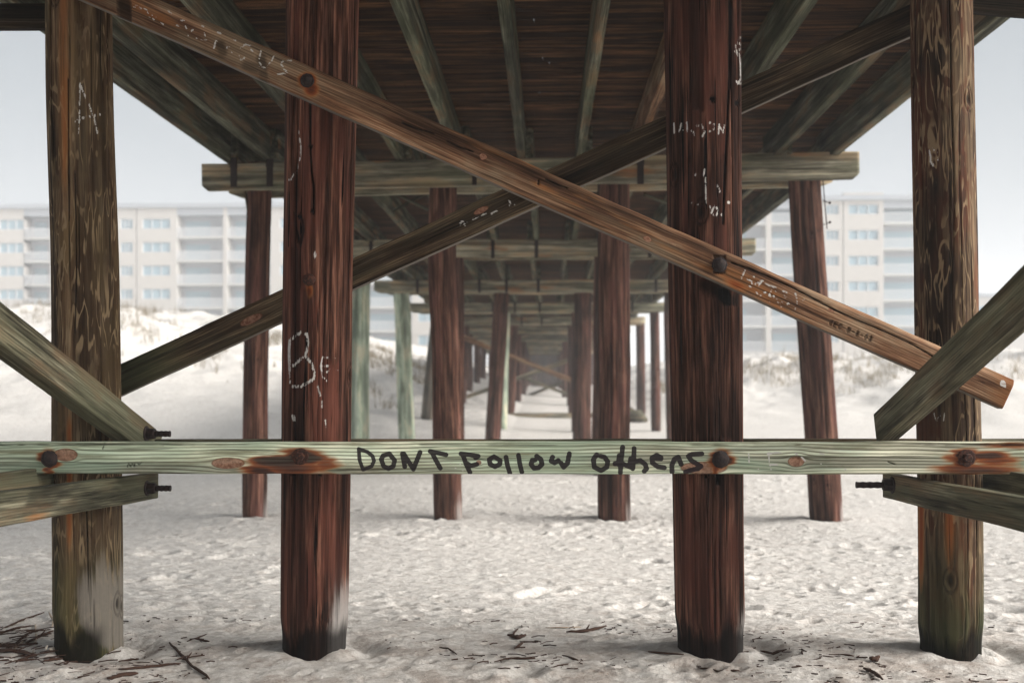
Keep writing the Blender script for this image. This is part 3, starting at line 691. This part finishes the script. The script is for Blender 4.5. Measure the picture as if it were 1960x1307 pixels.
def rail_paint(W, fr, mk, mk2, mk3, xf, yf, zf):
    px, py = proj(W); f = fr.astype(float)
    n_ = fbm(W[:, 0] * 6, W[:, 2] * 40, s=61, o=4); nl = fbm(W[:, 0] * 1.3, W[:, 2] * 8, s=62, o=3)
    mk2[:, 0] = f * np.maximum.reduce([strokes(px, py, T1, 2.6, 1.8, 670, 835, 5.444), strokes(px, py, T2, 3.5, 1.8, 670, 835, 5.444), strokes(px, py, T3, 3.7, 1.8, 1020, 835, 5.444)])
    r = np.zeros(len(px))
    def a(cx, cy, rx, ry, v, ang=0): 
        nonlocal r
        r = np.maximum(r, v * ell(px + n_ * 22, py + n_ * 6, cx, cy, rx, ry, ang))
    a(575, 876, 44, 17, .95); a(540, 884, 58, 15, .95); a(560, 896, 80, 15, .62); a(622, 890, 26, 20, .5); a(500, 900, 40, 9, .7)
    a(95, 898, 13, 18, .55); a(95, 876, 21, 19, .6); a(1380, 880, 22, 20, .8); a(1376, 900, 10, 14, .55)
    a(1850, 878, 24, 20, .9); a(1892, 872, 45, 10, .8); a(1915, 884, 55, 13, .5); a(1870, 900, 95, 11, .62); a(1825, 876, 28, 10, .45); a(1930, 852, 60, 6, .45)
    mk[:, 2] = r
    mk2[:, 1] = .5 * ss(-.1, .4, nl) * (py < 1400)
    mk[:, 0] = f * np.maximum(.75 * strokes(px, py, [[(200, 848), (196, 858)], [(1700, 884), (1712, 888)]], .6, 1), .85 * strokes(px, py, [[(243,893),(245,886),(249,893),(252,886),(256,893),(258,886)],[(262,886),(265,889),(270,885)]], .2, 1.1))
    edge = np.abs(py - 851); mk[:, 0] = np.maximum(mk[:, 0], .55 * (edge < 2) * f * ss(-.1, .3, fbm(W[:, 0] * 4, 0 * px, s=66)))
    mk[:, 0] = np.maximum(mk[:, 0], .5 * ss(904, 909, py) * f)
    mk[:, 1] = f * strokes(px, py, [[(1469, 870), (1476, 869)], [(1472, 872), (1472, 884)], [(1470,867),(1495,865)],[(1472, 884), (1476, 898)], [(1476, 889), (1487, 889)], [(1523, 868), (1536, 876), (1541, 882)], [(1433,868),(1434,884)],[(1570,868),(1578,870)],[(1445,896),(1452,897)],[(1582,892)],[(1612,893)],[(1608,877)],[(1618,898)],[(1571,887)],[(862,886)],[(872,896)],[(881,888)],[(886,900)]], .5, 1.4)
rl = P(-420, 874.5, YR); rr = P(1957, 876, YR)
def k_at(px, py, rx, ry):
    p = P(px, py, YR); return (p.x - rl.x, p.z - (rl.z + rr.z) / 2, rx * 1.25 / F * YR, ry * 1.2 / F * YR)
rail = board('rail', rl, rr, 61 / F * YR, .05, (0, -1, 0), M['rail'], pier, dx=.0042, nper=.003, rnd_=.006, warp=.0045, seed=31, painter=rail_paint, ringsp=.016, label='pale green rail lettered in black spray paint, stained with rust round its bolts',
             knots=[k_at(131, 868, 18, 10), k_at(440, 884, 25, 9), k_at(1345, 896, 34, 10), k_at(1521, 883, 12, 8), k_at(917, 884, 4, 4)])
for (x, y, dm, sd_) in ((95, 878, True, 1), (575, 873, False, 2), (1379, 879, True, 3), (1850, 876, False, 4)):
    bolt(P(x, y, YR - .027), (0, -1, 0), rail, r=.0255 if dm else .020, washer=.040, mat=M['iron' if dm else 'rust'], domed=dm, seed=sd_)
board('rail', P(287, 868, D0 + .22), P(1990, 868, D0 + .22), .15, .05, (0, -1, 0), M['lbrace'], pier, dx=.05, nper=.03, seed=33)

# main diagonal in front
CH1 = [[(150,90),(190,70)],[(210,95),(300,110),(320,160)],[(335,200),(360,180),(380,225),(410,205)],[(455,245),(490,280)],[(540,120),(585,160)],[(690,235),(735,240)],[(740,300),(755,330)],[(810,360),(830,335)],[(865,435),(985,465)],[(930,300),(950,310)],[(960,370),(965,410)],[(1065,555),(1075,500),(1095,465)],[(1105,370),(1145,385)],[(1210,555),(1215,530),(1240,530)],[(1270,600)],[(1290,460),(1315,465)],[(1370,545),(1420,510),(1480,520)],[(1485,565),(1510,590)],[(1350,640),(1375,690),(1415,660)],[(1600,580),(1570,690),(1600,740)],[(1565,760),(1645,770)],[(1680,745),(1720,700),(1745,640)],[(1840,710),(1830,740),(1850,760)],[(1850,700),(1950,690)],[(1860,790),(1900,820)],[(1755,855),(1880,835)],[(775,410)],[(640,290),(670,300)]]
CH2 = [[(170,180),(125,280)],[(200,290),(250,310),(260,350)],[(240,390),(225,380)],[(280,260)],[(300,350),(380,310),(340,370)],[(310,450),(350,500),(430,450)],[(420,350),(560,400)],[(500,430),(470,500),(520,520),(550,450)],[(560,540),(590,600),(620,590)],[(630,580),(625,640)],[(640,440),(690,460),(650,510),(690,520)],[(700,600),(720,590)],[(740,500),(760,510)],[(800,470),(815,540)],[(820,570),(820,600)],[(870,570),(910,545)],[(800,660)],[(390,310)],[(480,560)]]
def brace_paint(W, fr, mk, mk2, mk3, xf, yf, zf):
    px, py = proj(W); f = fr.astype(float)
    n_ = fbm(xf * 1.5, zf * 12, s=81, o=4)
    mk[:, 1] = (yf < 0) * np.maximum(1.0 * strokes(px, py, CH1, .3, 1.5, 230, 0, 5.94), .7 * strokes(px, py, CH2, .8, 1.7, 1400, 490, 6.53))
    mk[:, 1] = np.maximum(mk[:, 1], 1.3 * (yf < 0) * strokes(px, py, [[(1920, 733), (1921, 738)]], 4, 1.5))  # white spot painted for the brightness seen through a hole
    cr = [[(770,235),(800,247),(830,255)],[(855,270),(880,282),(905,290)],[(1045,343),(1066,353),(1085,360)],[(1400,503),(1434,514),(1470,529),(1520,552),(1560,573),(1600,594),(1640,612),(1700,637),(1740,655),(1790,684)],[(1031,345),(1030,352)]]
    mk[:, 0] = (yf < 0) * np.maximum.reduce([strokes(px, py, cr, .9, 1.3), .75 * strokes(px, py, txt('CEC 8-8-08', 1590, 612, 10, 22), .3, 1.1), .8 * strokes(px, py, [[(235, -20), (238, 22), (240, 40)]], 9, 12), .7 * strokes(px, py, [[(1377, 500), (1377, 512)]], 17, 5), .6 * strokes(px, py, [[(470,125),(490,130)],[(420,85),(425,100)],[(500,110),(505,160)]], 5, 8)])
    mk2[:, 2] = 1.0 * (zf < -.0755)  # underside coloured pale via the sand channel, standing in for bounce light
    mk[:, 2] = np.maximum.reduce([.6 * ell(px, py, 596, 172, 16, 15, 24), .85 * ell(px, py, 588, 155, 17, 15), .45 * ell(px, py, 1410, 545, 30, 10, 24), .26 * ss(.15, .6, n_) , .30 * ss(1850, 1950, px)]); mk[:, 0] = np.maximum(mk[:, 0], .35 * ss(1860, 1900, px) * (yf < 0)) 
mb0 = P(100, -90, YR); mb1 = P(1925, 744, YR)
# centre line of the photo brace: top edge y=145+.4445(x-630), lower edge y=211+.4475(x-630)
cl = lambda x: 178 + .446 * (x - 630)
mb0 = P(60, cl(60), YR + .005); mb1 = P(1926, cl(1926) - 2, YR + .005)
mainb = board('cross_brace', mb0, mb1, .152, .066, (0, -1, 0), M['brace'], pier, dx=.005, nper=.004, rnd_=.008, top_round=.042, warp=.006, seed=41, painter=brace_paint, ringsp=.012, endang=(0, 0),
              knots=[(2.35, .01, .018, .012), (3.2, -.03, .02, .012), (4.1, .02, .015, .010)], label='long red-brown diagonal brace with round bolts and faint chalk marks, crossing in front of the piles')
bolt(P(588, 155, YR - .03), (0, -1, 0), mainb, r=.018, washer=.033, seed=7, mat=M['iron'])
bolt(P(1377, 507, YR - .03), (0, -1, 0), mainb, r=.020, washer=.036, seed=8, mat=M['iron'])
# second diagonal behind the piles
YB = D0 + .205
cl2 = lambda x: 588.5 - .4545 * (x - 538)
def db_paint(W, fr, mk, mk2, mk3, xf, yf, zf):
    px, py = proj(W)
    mk[:, 1] = fr * .8 * strokes(px, py, [[(880,432),(884,422),(890,432)],[(905,420),(915,414)],[(922,412),(930,408)],[(940,410),(950,404)],[(975,384),(977,395)],[(985,392)],[(893,424)]], .5, 1.5)
    mk2[:, 1] = .6 * ss(400, 250, px); mk2[:, 2] = 1.6 * (zf < -.0735)  # light bounced up from the ground, painted as a pale lower face
    mk[:, 0] = .6 * fr * ss(340, 240, px) + .45 * fr * ss(1300, 1500, px)
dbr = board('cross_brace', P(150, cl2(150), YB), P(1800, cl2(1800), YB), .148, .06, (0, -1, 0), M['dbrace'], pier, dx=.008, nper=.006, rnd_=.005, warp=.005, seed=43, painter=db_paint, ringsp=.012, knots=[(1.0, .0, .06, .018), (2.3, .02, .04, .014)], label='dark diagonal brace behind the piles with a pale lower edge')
b0 = bolt(P(592, 536, D0 - .17), (0, -1, 0), front[1], r=.020, washer=.028, seed=9)
# lengthwise braces running past the camera on either side
XL, XRt = -2.06, 1.80
def lb_paint(sd_):
    def f(W, fr, mk, mk2, mk3, xf, yf, zf):
        n_ = fbm(xf * 1.6, zf * 9, yf * 6, s=sd_, o=4); mk2[:, 1] = .6 * ss(-.2, .35, n_); mk[:, 2] = .24 * ss(.25, .6, -n_); mk[:, 0] = .5 * ss(.35, .6, fbm(xf * 2.5, zf * 12, s=sd_ + 4, o=3))
    return f
def longb(A, B, w_, t_, nrm, sd_, label, name='lengthwise_brace', mat='lbrace'):
    return board(name, A, B, w_, t_, nrm, M[mat], pier, dx=.012, nper=.008, rnd_=.006, warp=.005, seed=sd_, painter=lb_paint(sd_), ringsp=.012, label=label)
def ext(a, b, k): return a + (b - a) * k
def slope(xend, y0, xnear, y1, X): return PX(xend, y0, X), PX(xnear, y1, X)
a, c = slope(290, 929, 0, 973, XL); l1 = longb(a, ext(a, c, 2.2), .131, .07, (1, 0, 0), 51, 'left low lengthwise brace, green-grey, with a bolt through its end')
bolt(PX(268, 934, XL) + Vector((.036, 0, 0)), (1, 0, 0), l1, r=.028, washer=.040, head=.042, domed=False, stud=.10, mat=M['iron'], seed=12)
a, c = slope(291, 856, 0, 634, XL); l2 = longb(a, ext(a, c, 2.0), .150, .09, (1, 0, 0), 52, 'left sloping brace rising toward the viewer, bolted at its foot')
bolt(PX(263, 830, XL) + Vector((.046, 0, 0)), (1, 0, 0), l2, r=.028, washer=.040, head=.042, domed=False, stud=.10, mat=M['iron'], seed=13)
a, c = slope(1703, 929, 1960, 983, XRt); l3 = longb(a, ext(a, c, 2.2), .127, .07, (-1, 0, 0), 53, 'right low lengthwise brace with a bolt through its end')
bolt(PX(1722, 928, XRt) - Vector((.036, 0, 0)), (-1, 0, 0), l3, r=.030, washer=.044, head=.046, domed=False, stud=.16, mat=M['iron'], seed=14)
XR2 = 1.64
a = PX(1693, 820, XR2); c = PX(1960, 575, XR2); l4 = longb(a, ext(a, c, 1.9), .150, .085, (-1, 0, 0), 54, 'right sloping brace crossing in front of the long diagonal, rust stained at its foot', mat='lbrace')
# outer pair members on the far side of the end piles
longb(Vector((-2.42, 5.3, CZ - .46)), Vector((-2.42, .5, CZ - .40)), .14, .05, (1, 0, 0), 55, None)
longb(Vector((2.14, 5.3, CZ - .46)), Vector((2.14, .5, CZ - .40)), .14, .05, (-1, 0, 0), 56, None)
# braces and rails deeper under the pier
def farb(name, xa, ya, xb, yb, Y, w_, mt='cap'): return board(name, P(xa, ya, Y), P(xb, yb, Y), w_, .06, (0, -1, 0), M[mt], pier, dx=.2, seed=int(xa))
farb('cross_brace', 868, 638, 1130, 742, rows[5] - .22, .17, 'brace'); farb('cross_brace', 876, 766, 1125, 676, rows[5] + .22, .15)
farb('rail', 862, 796, 1215, 796, rows[5] - .22, .22)
farb('cross_brace', 1000, 722, 1115, 765, rows[7] - .22, .16, 'lbrace'); farb('cross_brace', 985, 768, 1112, 716, rows[7] + .22, .16, 'lbrace')
# board wall closing the landward end
b = MB(); x = -3.7; rc = random.Random(3)
while x < 3.4:
    z0 = gz(x, rows[10]) - .6; b.box(x, x + .19, rows[10] + .30 + rc.uniform(0, .01), rows[10] + .34, z0, CAP_T); x += .195
o = b.build('bulkhead', M['red2'], pier); o.location = (0, -D0, 0)

# ------------------------------------------------------------------ buildings beyond the dunes
M['beige'] = plain('beige_stucco', (.52, .49, .455)); M['grey'] = plain('grey_stucco', (.4, .4, .42)); M['white'] = plain('white_paint', (.60, .61, .62))
M['slab'] = plain('concrete_slab', (.6, .59, .57)); M['shade'] = plain('recess_wall', (.42, .44, .47)); M['roofm'] = plain('roof_parapet', (.38, .40, .43))
t = NT('window_glass'); t.b.inputs['Base Color'].default_value = (.32, .44, .50, 1); t.b.inputs['Roughness'].default_value = .15; t.b.inputs['Specular IOR Level'].default_value = .8; M['glass'] = t.m
def building(name, label, Y, bays, ytop, floors, pitch, win0, wh, zbot=0):
    """bays: (x0,x1,kind,win0,win1) in photo px at distance Y; floors listed by window-top px"""
    x00, x11 = bays[0][0], bays[-1][1]; c = P((x00 + x11) / 2, 742, Y)
    r = empty(name, (c.x, Y, zbot)); tag(r, label, 'building', 'apartment buildings beyond the dunes')
    def L(mb, nm, mt, par=None):
        o = mesh(nm, np.array(mb.v) - np.array((c.x, Y, zbot)), mb.f, mt, par or r, smooth=False); return o
    zt = P(0, ytop, Y).z
    for (xa, xb, kind, *wn) in bays:
        X0, X1 = P(xa, 700, Y).x, P(xb, 700, Y).x
        top = zt + (wn[2] if len(wn) > 2 else 0)
        if kind == 'w':
            wl = MB(); yf = Y - .6; q0, q1 = P(wn[0], 700, Y - .6).x, P(wn[1], 700, Y - .6).x
            wl.box(X0, q0, yf, Y + 10, zbot, top); wl.box(q1, X1, yf, Y + 10, zbot, top)
            zprev = top
            for k in range(floors):
                za, zb = P(0, win0 + k * pitch, yf).z, P(0, win0 + wh + k * pitch, yf).z
                wl.box(q0, q1, yf, Y + 10, za, zprev); zprev = zb
                f_ = MB(); fw = .10
                f_.box(q0, q1, yf + .12, yf + .2, za - fw, za); f_.box(q0, q1, yf + .12, yf + .2, zb, zb + fw)
                for g_ in (0, 1/3, 2/3, 1):
                    xx = q0 + (q1 - q0 - fw) * g_; f_.box(xx, xx + fw, yf + .115, yf + .205, zb + fw, za - fw)
                wo_ = L(f_, 'window', M['white']); pn = MB(); pn.box(q0 + .01, q1 - .01, yf + .25, yf + .3, zb + .01, za - .01); pm = L(pn, 'pane', M['glass']); pm.parent = wo_
            wl.box(q0, q1, yf, Y + 10, zbot, zprev)
            wl.box(q0, q1, yf + .9, yf + 1.0, zbot, top)
            L(wl, 'wall', M['beige'])
        elif kind == 'p':
            wl = MB(); wl.box(X0, X1, Y - .62, Y + 10, zbot, top); L(wl, 'pillar', M['beige'])
        else:
            wl = MB(); wl.box(X0, X1, Y + 1.2, Y + 10, zbot, top); L(wl, 'balcony_wall', M['shade'])
            sb = MB(); sb.box(X0, X1, Y - .6, Y + 1.2, zt - .9, top - .002)
            L(sb, 'balcony_roof', M['roofm'])
            for k in range(floors):
                zf_ = P(0, win0 + wh + 12 + k * pitch, Y).z - .25
                sl_ = MB(); sl_.box(X0, X1, Y - .6, Y + 1.2, zf_ - .22, zf_); s_ = L(sl_, 'balcony_slab', M['slab'])
                ra = MB(); ra.box(X0, X1, Y - .58, Y - .50, zf_ + 1.02, zf_ + 1.10); ra.box(X0, X1, Y - .57, Y - .51, zf_ + .08, zf_ + .14)
                n_ = max(2, int((X1 - X0) / .22))
                for g_ in range(n_ + 1):
                    xx = X0 + (X1 - X0 - .10) * g_ / n_; ra.box(xx, xx + .10, Y - .565, Y - .515, zf_ + .14, zf_ + 1.02)
                rr_ = L(ra, 'railing', M['white']); rr_.parent = s_
                gd = MB(); gd.box(X0 + .5, X0 + (X1 - X0) * .62, Y + 1.14, Y + 1.196, zf_ + .05, zf_ + 2.1); L(gd, 'sliding_door', M['glass'])
    pr = MB(); pr.box(P(x00, 0, Y).x - .2, P(x11, 0, Y).x + .2, Y - 1.0, Y + 10.2, zt + .003, zt + .55); L(pr, 'roof', M['roofm'])
    return r
building('apartment_building', 'long hazy apartment block behind the left dune, half hidden by the mottled left pile', 122,
    [(-330,-160,'b'), (-160,-60,'w',-140,-90), (-60,50,'w',-2,46), (50,100,'b'), (100,182,'w',115,165), (182,224,'b'), (224,264,'w',230,254), (266,342,'w',272,326), (342,430,'b'), (430,438,'p'), (438,520,'b'), (520,600,'w',535,585), (600,690,'b'), (690,698,'p'), (698,790,'b'), (790,860,'w',800,850)], 402, 6, 44.5, 420, 20)
building('apartment_building', 'tall hazy beige apartment block on the right between the leaning pile and the end pile', 116,
    [(1290,1380,'b'), (1380,1464,'b'), (1464,1474,'p'), (1474,1562,'b'), (1562,1610,'w',1581,1606,.0), (1612,1688,'w',1624,1682,.9), (1688,1800,'b')], 396, 6, 47.6, 401, 19)
building('low_building', 'low blue-grey building at the right edge beyond the dune', 150,
    [(1850,1950,'w',1870,1930), (1950,2080,'w',1970,2050), (2080, 2200,'w',2100,2160)], 575, 2, 40, 590, 18)

# ------------------------------------------------------------------ dune grass
t = NT('dry_dune_grass'); q = t.n('ShaderNodeTexCoord').outputs['Object']; n = t.noise(q, 3, 4)
t.t.links.new(t.ramp(n, [(.35, (.20, .17, .12)), (.65, (.42, .35, .25)), (.5, (.28, .23, .16))]), t.b.inputs['Base Color']); M['grass'] = t.m
rg_ = np.random.RandomState(5); NB = 26000
gx = rg_.uniform(-34, 36, NB * 3); gy = rg_.uniform(26, 54, NB * 3)
cl_ = fbm(gx * .35, gy * .30, s=91, o=4, g=.6); dn = interp(gx, DUNE)
crest = np.exp(-((gy - np.where(gx < 0, 40, 42)) / 4.5) ** 2)
keep = (cl_ + .30 * fbm(gx * 1.6, gy * 1.2, s=95, o=3) + .32 * crest + .09 * (gx < 0) > .32) & (np.abs(gx) > 4.6) & (gy > np.where(gx < 0, 30, 37)) 
gx, gy = gx[keep][:NB], gy[keep][:NB]; n_ = len(gx); gzv = ground(gx, gy)
hgt = rg_.uniform(.08, .40, n_) * (1 + .8 * (rg_.rand(n_) > .93)); an = rg_.uniform(0, 6.28, n_); ln = rg_.uniform(.1, .45, n_) * hgt; wd = rg_.uniform(.006, .014, n_)
bx, by_ = np.cos(an), np.sin(an)
v0 = np.stack([gx - wd, gy, gzv - .05], 1); v1 = np.stack([gx + wd, gy, gzv - .05], 1)
v2 = np.stack([gx + bx * ln * .4 + wd * .8, gy + by_ * ln * .4, gzv + hgt * .6], 1); v3 = np.stack([gx + bx * ln * .4 - wd * .8, gy + by_ * ln * .4, gzv + hgt * .6], 1)
v4 = np.stack([gx + bx * ln + wd * .3, gy + by_ * ln, gzv + hgt], 1); v5 = np.stack([gx + bx * ln - wd * .3, gy + by_ * ln, gzv + hgt], 1)
V = np.stack([v0, v1, v2, v3, v4, v5], 1).reshape(-1, 3); I = np.arange(n_)[:, None] * 6
Fg = np.concatenate([I + np.array([[0, 1, 2, 3]]), I + np.array([[3, 2, 4, 5]])])
tag(mesh('dune_grass', V, Fg, M['grass'], smooth=False), 'dry tufts of grass over the dunes', 'grass', kind='stuff')

# ------------------------------------------------------------------ driftwood, sticks, shells, litter
M['stick'] = plain('dark_stick', (.045, .022, .014), .9, .5, 30); M['straw'] = plain('bleached_reed', (.34, .27, .20), .9, .3, 30)
STK = [
 ([(0,1208),(40,1190),(85,1173)], .006, 'd', 'long thin dark reed slanting up to the left edge beside the mottled pile'),
 ([(0,1213),(30,1207),(65,1198)], .006, 'd', 'dark reed lying just under the longest slanting reed at the left edge'),
 ([(67,1190),(69,1222),(63,1253)], .006, 's', 'pale upright reed leaning over the dark twigs left of the mottled pile'),
 ([(30,1232),(48,1218),(66,1209)], .007, 'd', 'short dark twig behind the pale upright reed'),
 ([(50,1232),(78,1219),(102,1209)], .008, 'd', 'dark forked twig pointing toward the foot of the mottled pile'),
 ([(-30,1252),(20,1255),(70,1256)], .010, 'd', 'thick dark stem along the bottom of the twig heap at the left edge'),
 ([(25,1252),(48,1226)], .006, 's', 'greyish twig slanting across the heap at the left edge'),
 ([(94,1176),(102,1187),(100,1201)], .006, 's', 'small bent bleached twig nearest the mottled pile'),
 ([(-10,1240),(30,1236),(52,1226)], .008, 'd', 'dark twig in the middle of the heap at the left edge'),
 ([(-20,1246),(30,1246),(64,1259)], .007, 'd', 'dark twig crossing low over the heap at the left edge'),
 ([(82,1269),(104,1264),(120,1263)], .008, 'd', 'short flat dark stick in front of the mottled pile'),
 ([(123,1273),(150,1267),(178,1262)], .008, 'd', 'dark ragged stick just in front of the shell'),
 ([(30,1267),(70,1262)], .006, 'd', 'thin dark reed at far lower left below the heap'),
 ([(227,1283),(290,1278),(345,1273)], .007, 'd', 'long straight dark stick lying level between the two left piles'),
 ([(205,1299),(235,1295),(265,1291)], .010, 'd', 'stubby thick dark stick nearest the camera on the left'),
 ([(324,1232),(345,1254),(368,1277),(402,1302)], .008, 'd', 'long brown twig slanting steeply down to the right between the left piles'),
 ([(228,1267),(250,1264),(266,1260)], .006, 'd', 'short dark stick above the long level stick'),
 ([(358,1229),(395,1215)], .005, 'd', 'thin dark reed slanting up toward the chalked pile'),
 ([(375,1224),(400,1230)], .006, 'd', 'short dark reed crossing another near the chalked pile'),
 ([(1084,1212),(1122,1209),(1161,1201)], .009, 'd', 'dark bent stick with a stub on the open sand right of centre'),
 ([(1044,1202),(1080,1202),(1112,1199)], .004, 's', 'very thin pale reed behind the bent stick right of centre'),
 ([(973,1219),(990,1223),(1006,1219)], .012, 'd', 'dark curled scrap of bark in the centre foreground'),
 ([(980,1216),(991,1206)], .006, 'd', 'short spike of twig standing behind the curled bark scrap'),
 ([(994,1230),(1031,1230)], .006, 'd', 'short level dark twig just below the curled bark scrap'),
 ([(985,1243),(1002,1231)], .007, 'd', 'short slanting twig under the curled bark scrap'),
 ([(841,1240),(858,1244),(874,1253)], .005, 'd', 'thin twig lying left of the central litter'),
 ([(963,1264),(1024,1262)], .006, 'd', 'level brown reed low in the centre foreground'),
 ([(1076,1256),(1107,1265)], .006, 'd', 'brown twig slanting down to the right in the centre foreground'),
 ([(1456,1236),(1480,1239),(1506,1244)], .007, 'd', 'dark straight stick between the cracked pile and the right end pile'),
 ([(1240,1249),(1308,1254)], .006, 'd', 'dark reed lying left of the cracked pile foot'),
 ([(1336,1275),(1375,1278),(1415,1285)], .006, 'd', 'thin dark reed in front of the cracked pile'),
 ([(1654,1281),(1672,1290),(1690,1303)], .009, 'd', 'dark stick slanting down near the bottom edge on the right'),
 ([(1605,1253),(1634,1257)], .005, 'd', 'short thin reed left of the weed scrap on the right'),
 ([(1664,1262),(1674,1265),(1682,1261)], .013, 'd', 'dark scrap of dried weed left of the right end pile foot'),
]
for i, (pl, rad, kd, lb) in enumerate(STK):
    rr_ = random.Random(i); pts = [PG(x, y) for x, y in pl]; dense = []
    for a_, b_ in zip(pts[:-1], pts[1:]):
        for k in range(4): dense.append(a_.lerp(b_, k / 4))
    dense.append(pts[-1]); n_ = len(dense)
    lift = .07 if i == 2 else .0
    dd = [p + Vector((rr_.uniform(-.3, .3) * rad, rr_.uniform(-.3, .3) * rad, rad * .7 + rr_.uniform(0, .5) * rad + lift * 0)) for p in dense]
    b = MB(); b.tube(dd, [rad * (1 - .5 * abs(2 * k / (n_ - 1) - 1) ** 3) * rr_.uniform(.75, 1.1) for k in range(n_)], 7)
    if i in (4, 15, 19): m_ = dd[n_ // 2]; b.tube([m_, m_ + Vector((.02, .015, .03))], [rad * .7, rad * .3], 6)
    c = tuple(dd[0]); o = b.build('stick', M['stick' if kd == 'd' else 'straw'], smooth=True, loc=c)
    tag(o, lb, 'stick', 'sticks and reeds washed up on the sand')
def shell(px, py, size, rot, label, tilt=.5):
    p = PG(px, py); b = MB(); nr, na = 8, 22; v = []
    for i in range(nr + 1):
        for k in range(na + 1):
            a_ = math.radians(-75 + 150 * k / na); r_ = i / nr; rib = 1 + .03 * math.cos(k * math.pi)
            v.append((size * r_ * math.sin(a_) * rib, size * r_ * math.cos(a_) * rib, size * .45 * math.sin(r_ * math.pi * .75) * (math.cos(a_) * .6 + .4) + .012))
    f_ = [(i * (na + 1) + k, (i + 1) * (na + 1) + k, (i + 1) * (na + 1) + k + 1, i * (na + 1) + k + 1) for i in range(nr) for k in range(na)]
    o = mesh('seashell', v, f_, M['shell']); o.location = (p.x, p.y, p.z); o.rotation_euler = (tilt, 0, rot)
    md = o.modifiers.new('s', 'SOLIDIFY'); md.thickness = .0025
    tag(o, label, 'seashell', 'seashells by the foot of the mottled pile')
M['shell'] = plain('pale_shell', (.60, .52, .42), .5, .2, 60)
shell(134, 1250, .05, .5, 'largest pale shell, cupped open, at the foot of the mottled pile', 1.0)
shell(104, 1254, .026, 1.4, 'small rounded shell just left of the largest shell', .2); shell(92, 1243, .022, -1, 'small grey shell nearest the twig heap', .9)
# driftwood stump far right under the pier
p0 = P(1190, 796, 33.5); g0 = gz(p0.x, 33.5); b = MB(); rr_ = random.Random(2)
b.tube([Vector((p0.x - .1 + .15 * k, 33.5 - .06 * k, g0 + .34 - .055 * k + .03 * math.sin(k * 2))) for k in range(7)], [.20, .26, .28, .24, .25, .19, .10], 14, .2, rr_)
o = b.build('driftwood_log', M['lbrace'], smooth=True, loc=(p0.x, 33.5, g0)); tag(o, 'weathered driftwood log lying on the sand far back on the right under the pier', 'log')
# fine litter
b = MB(); rl_ = random.Random(77)
for k in range(2600):
    y = 4.15 + 1.5 * rl_.random() ** 1.2; x = rl_.uniform(-2.7, 2.6)
    if vn(np.array([x * 1.6]), np.array([y * 3]), s=4)[0] + .5 * (x < -1.6) < rl_.uniform(.2, .8): continue
    L_ = rl_.choice([.008, .012, .02, .03, .05]); a_ = rl_.gauss(0, .7); z = gat(x, y) + .002
    d_ = Vector((math.cos(a_) * L_, math.sin(a_) * L_, rl_.uniform(-.1, .2) * L_)); b.tube([Vector((x, y, z)) - d_ / 2, Vector((x, y, z)) + d_ * .5], rl_.uniform(.0012, .0035), 4)
for k in range(95):
    if k < 60: q_ = PG(rl_.gauss(30, 38), rl_.uniform(1205, 1272)); a_ = rl_.gauss(.45, .5); L_ = rl_.uniform(.05, .17)
    else: q_ = PG(rl_.choice([rl_.uniform(100, 460), rl_.gauss(1000, 70)]), rl_.uniform(1222, 1290)); a_ = rl_.gauss(0, .5); L_ = rl_.uniform(.03, .10)
    d_ = Vector((math.cos(a_) * L_, math.sin(a_) * L_, rl_.uniform(-.08, .15) * L_)); m_ = q_ + Vector((0, 0, .006 + rl_.uniform(0, .012)))
    b.tube([m_ - d_ / 2, m_ + Vector((rl_.uniform(-.006, .006), rl_.uniform(-.006, .006), .003)), m_ + d_ / 2], rl_.uniform(.0016, .0034), 5)
tag(b.build('beach_litter', M['stick']), 'fine dark plant litter strewn over the near sand', 'litter', kind='stuff')

# ------------------------------------------------------------------ haze
b = MB(); b.box(-950, 950, -950, 950, -3, 45)
t = NT('sea_fog'); t.t.nodes.remove(t.b); pv = t.n('ShaderNodeVolumePrincipled'); pv.inputs['Density'].default_value = .0022
pv.inputs['Color'].default_value = (.95, .97, 1, 1); pv.inputs['Anisotropy'].default_value = 0
t.t.links.new(pv.outputs[0], t.o.inputs['Volume']); o = b.build('haze', t.m); tag(o, 'thin pale sea fog', kind='stuff')
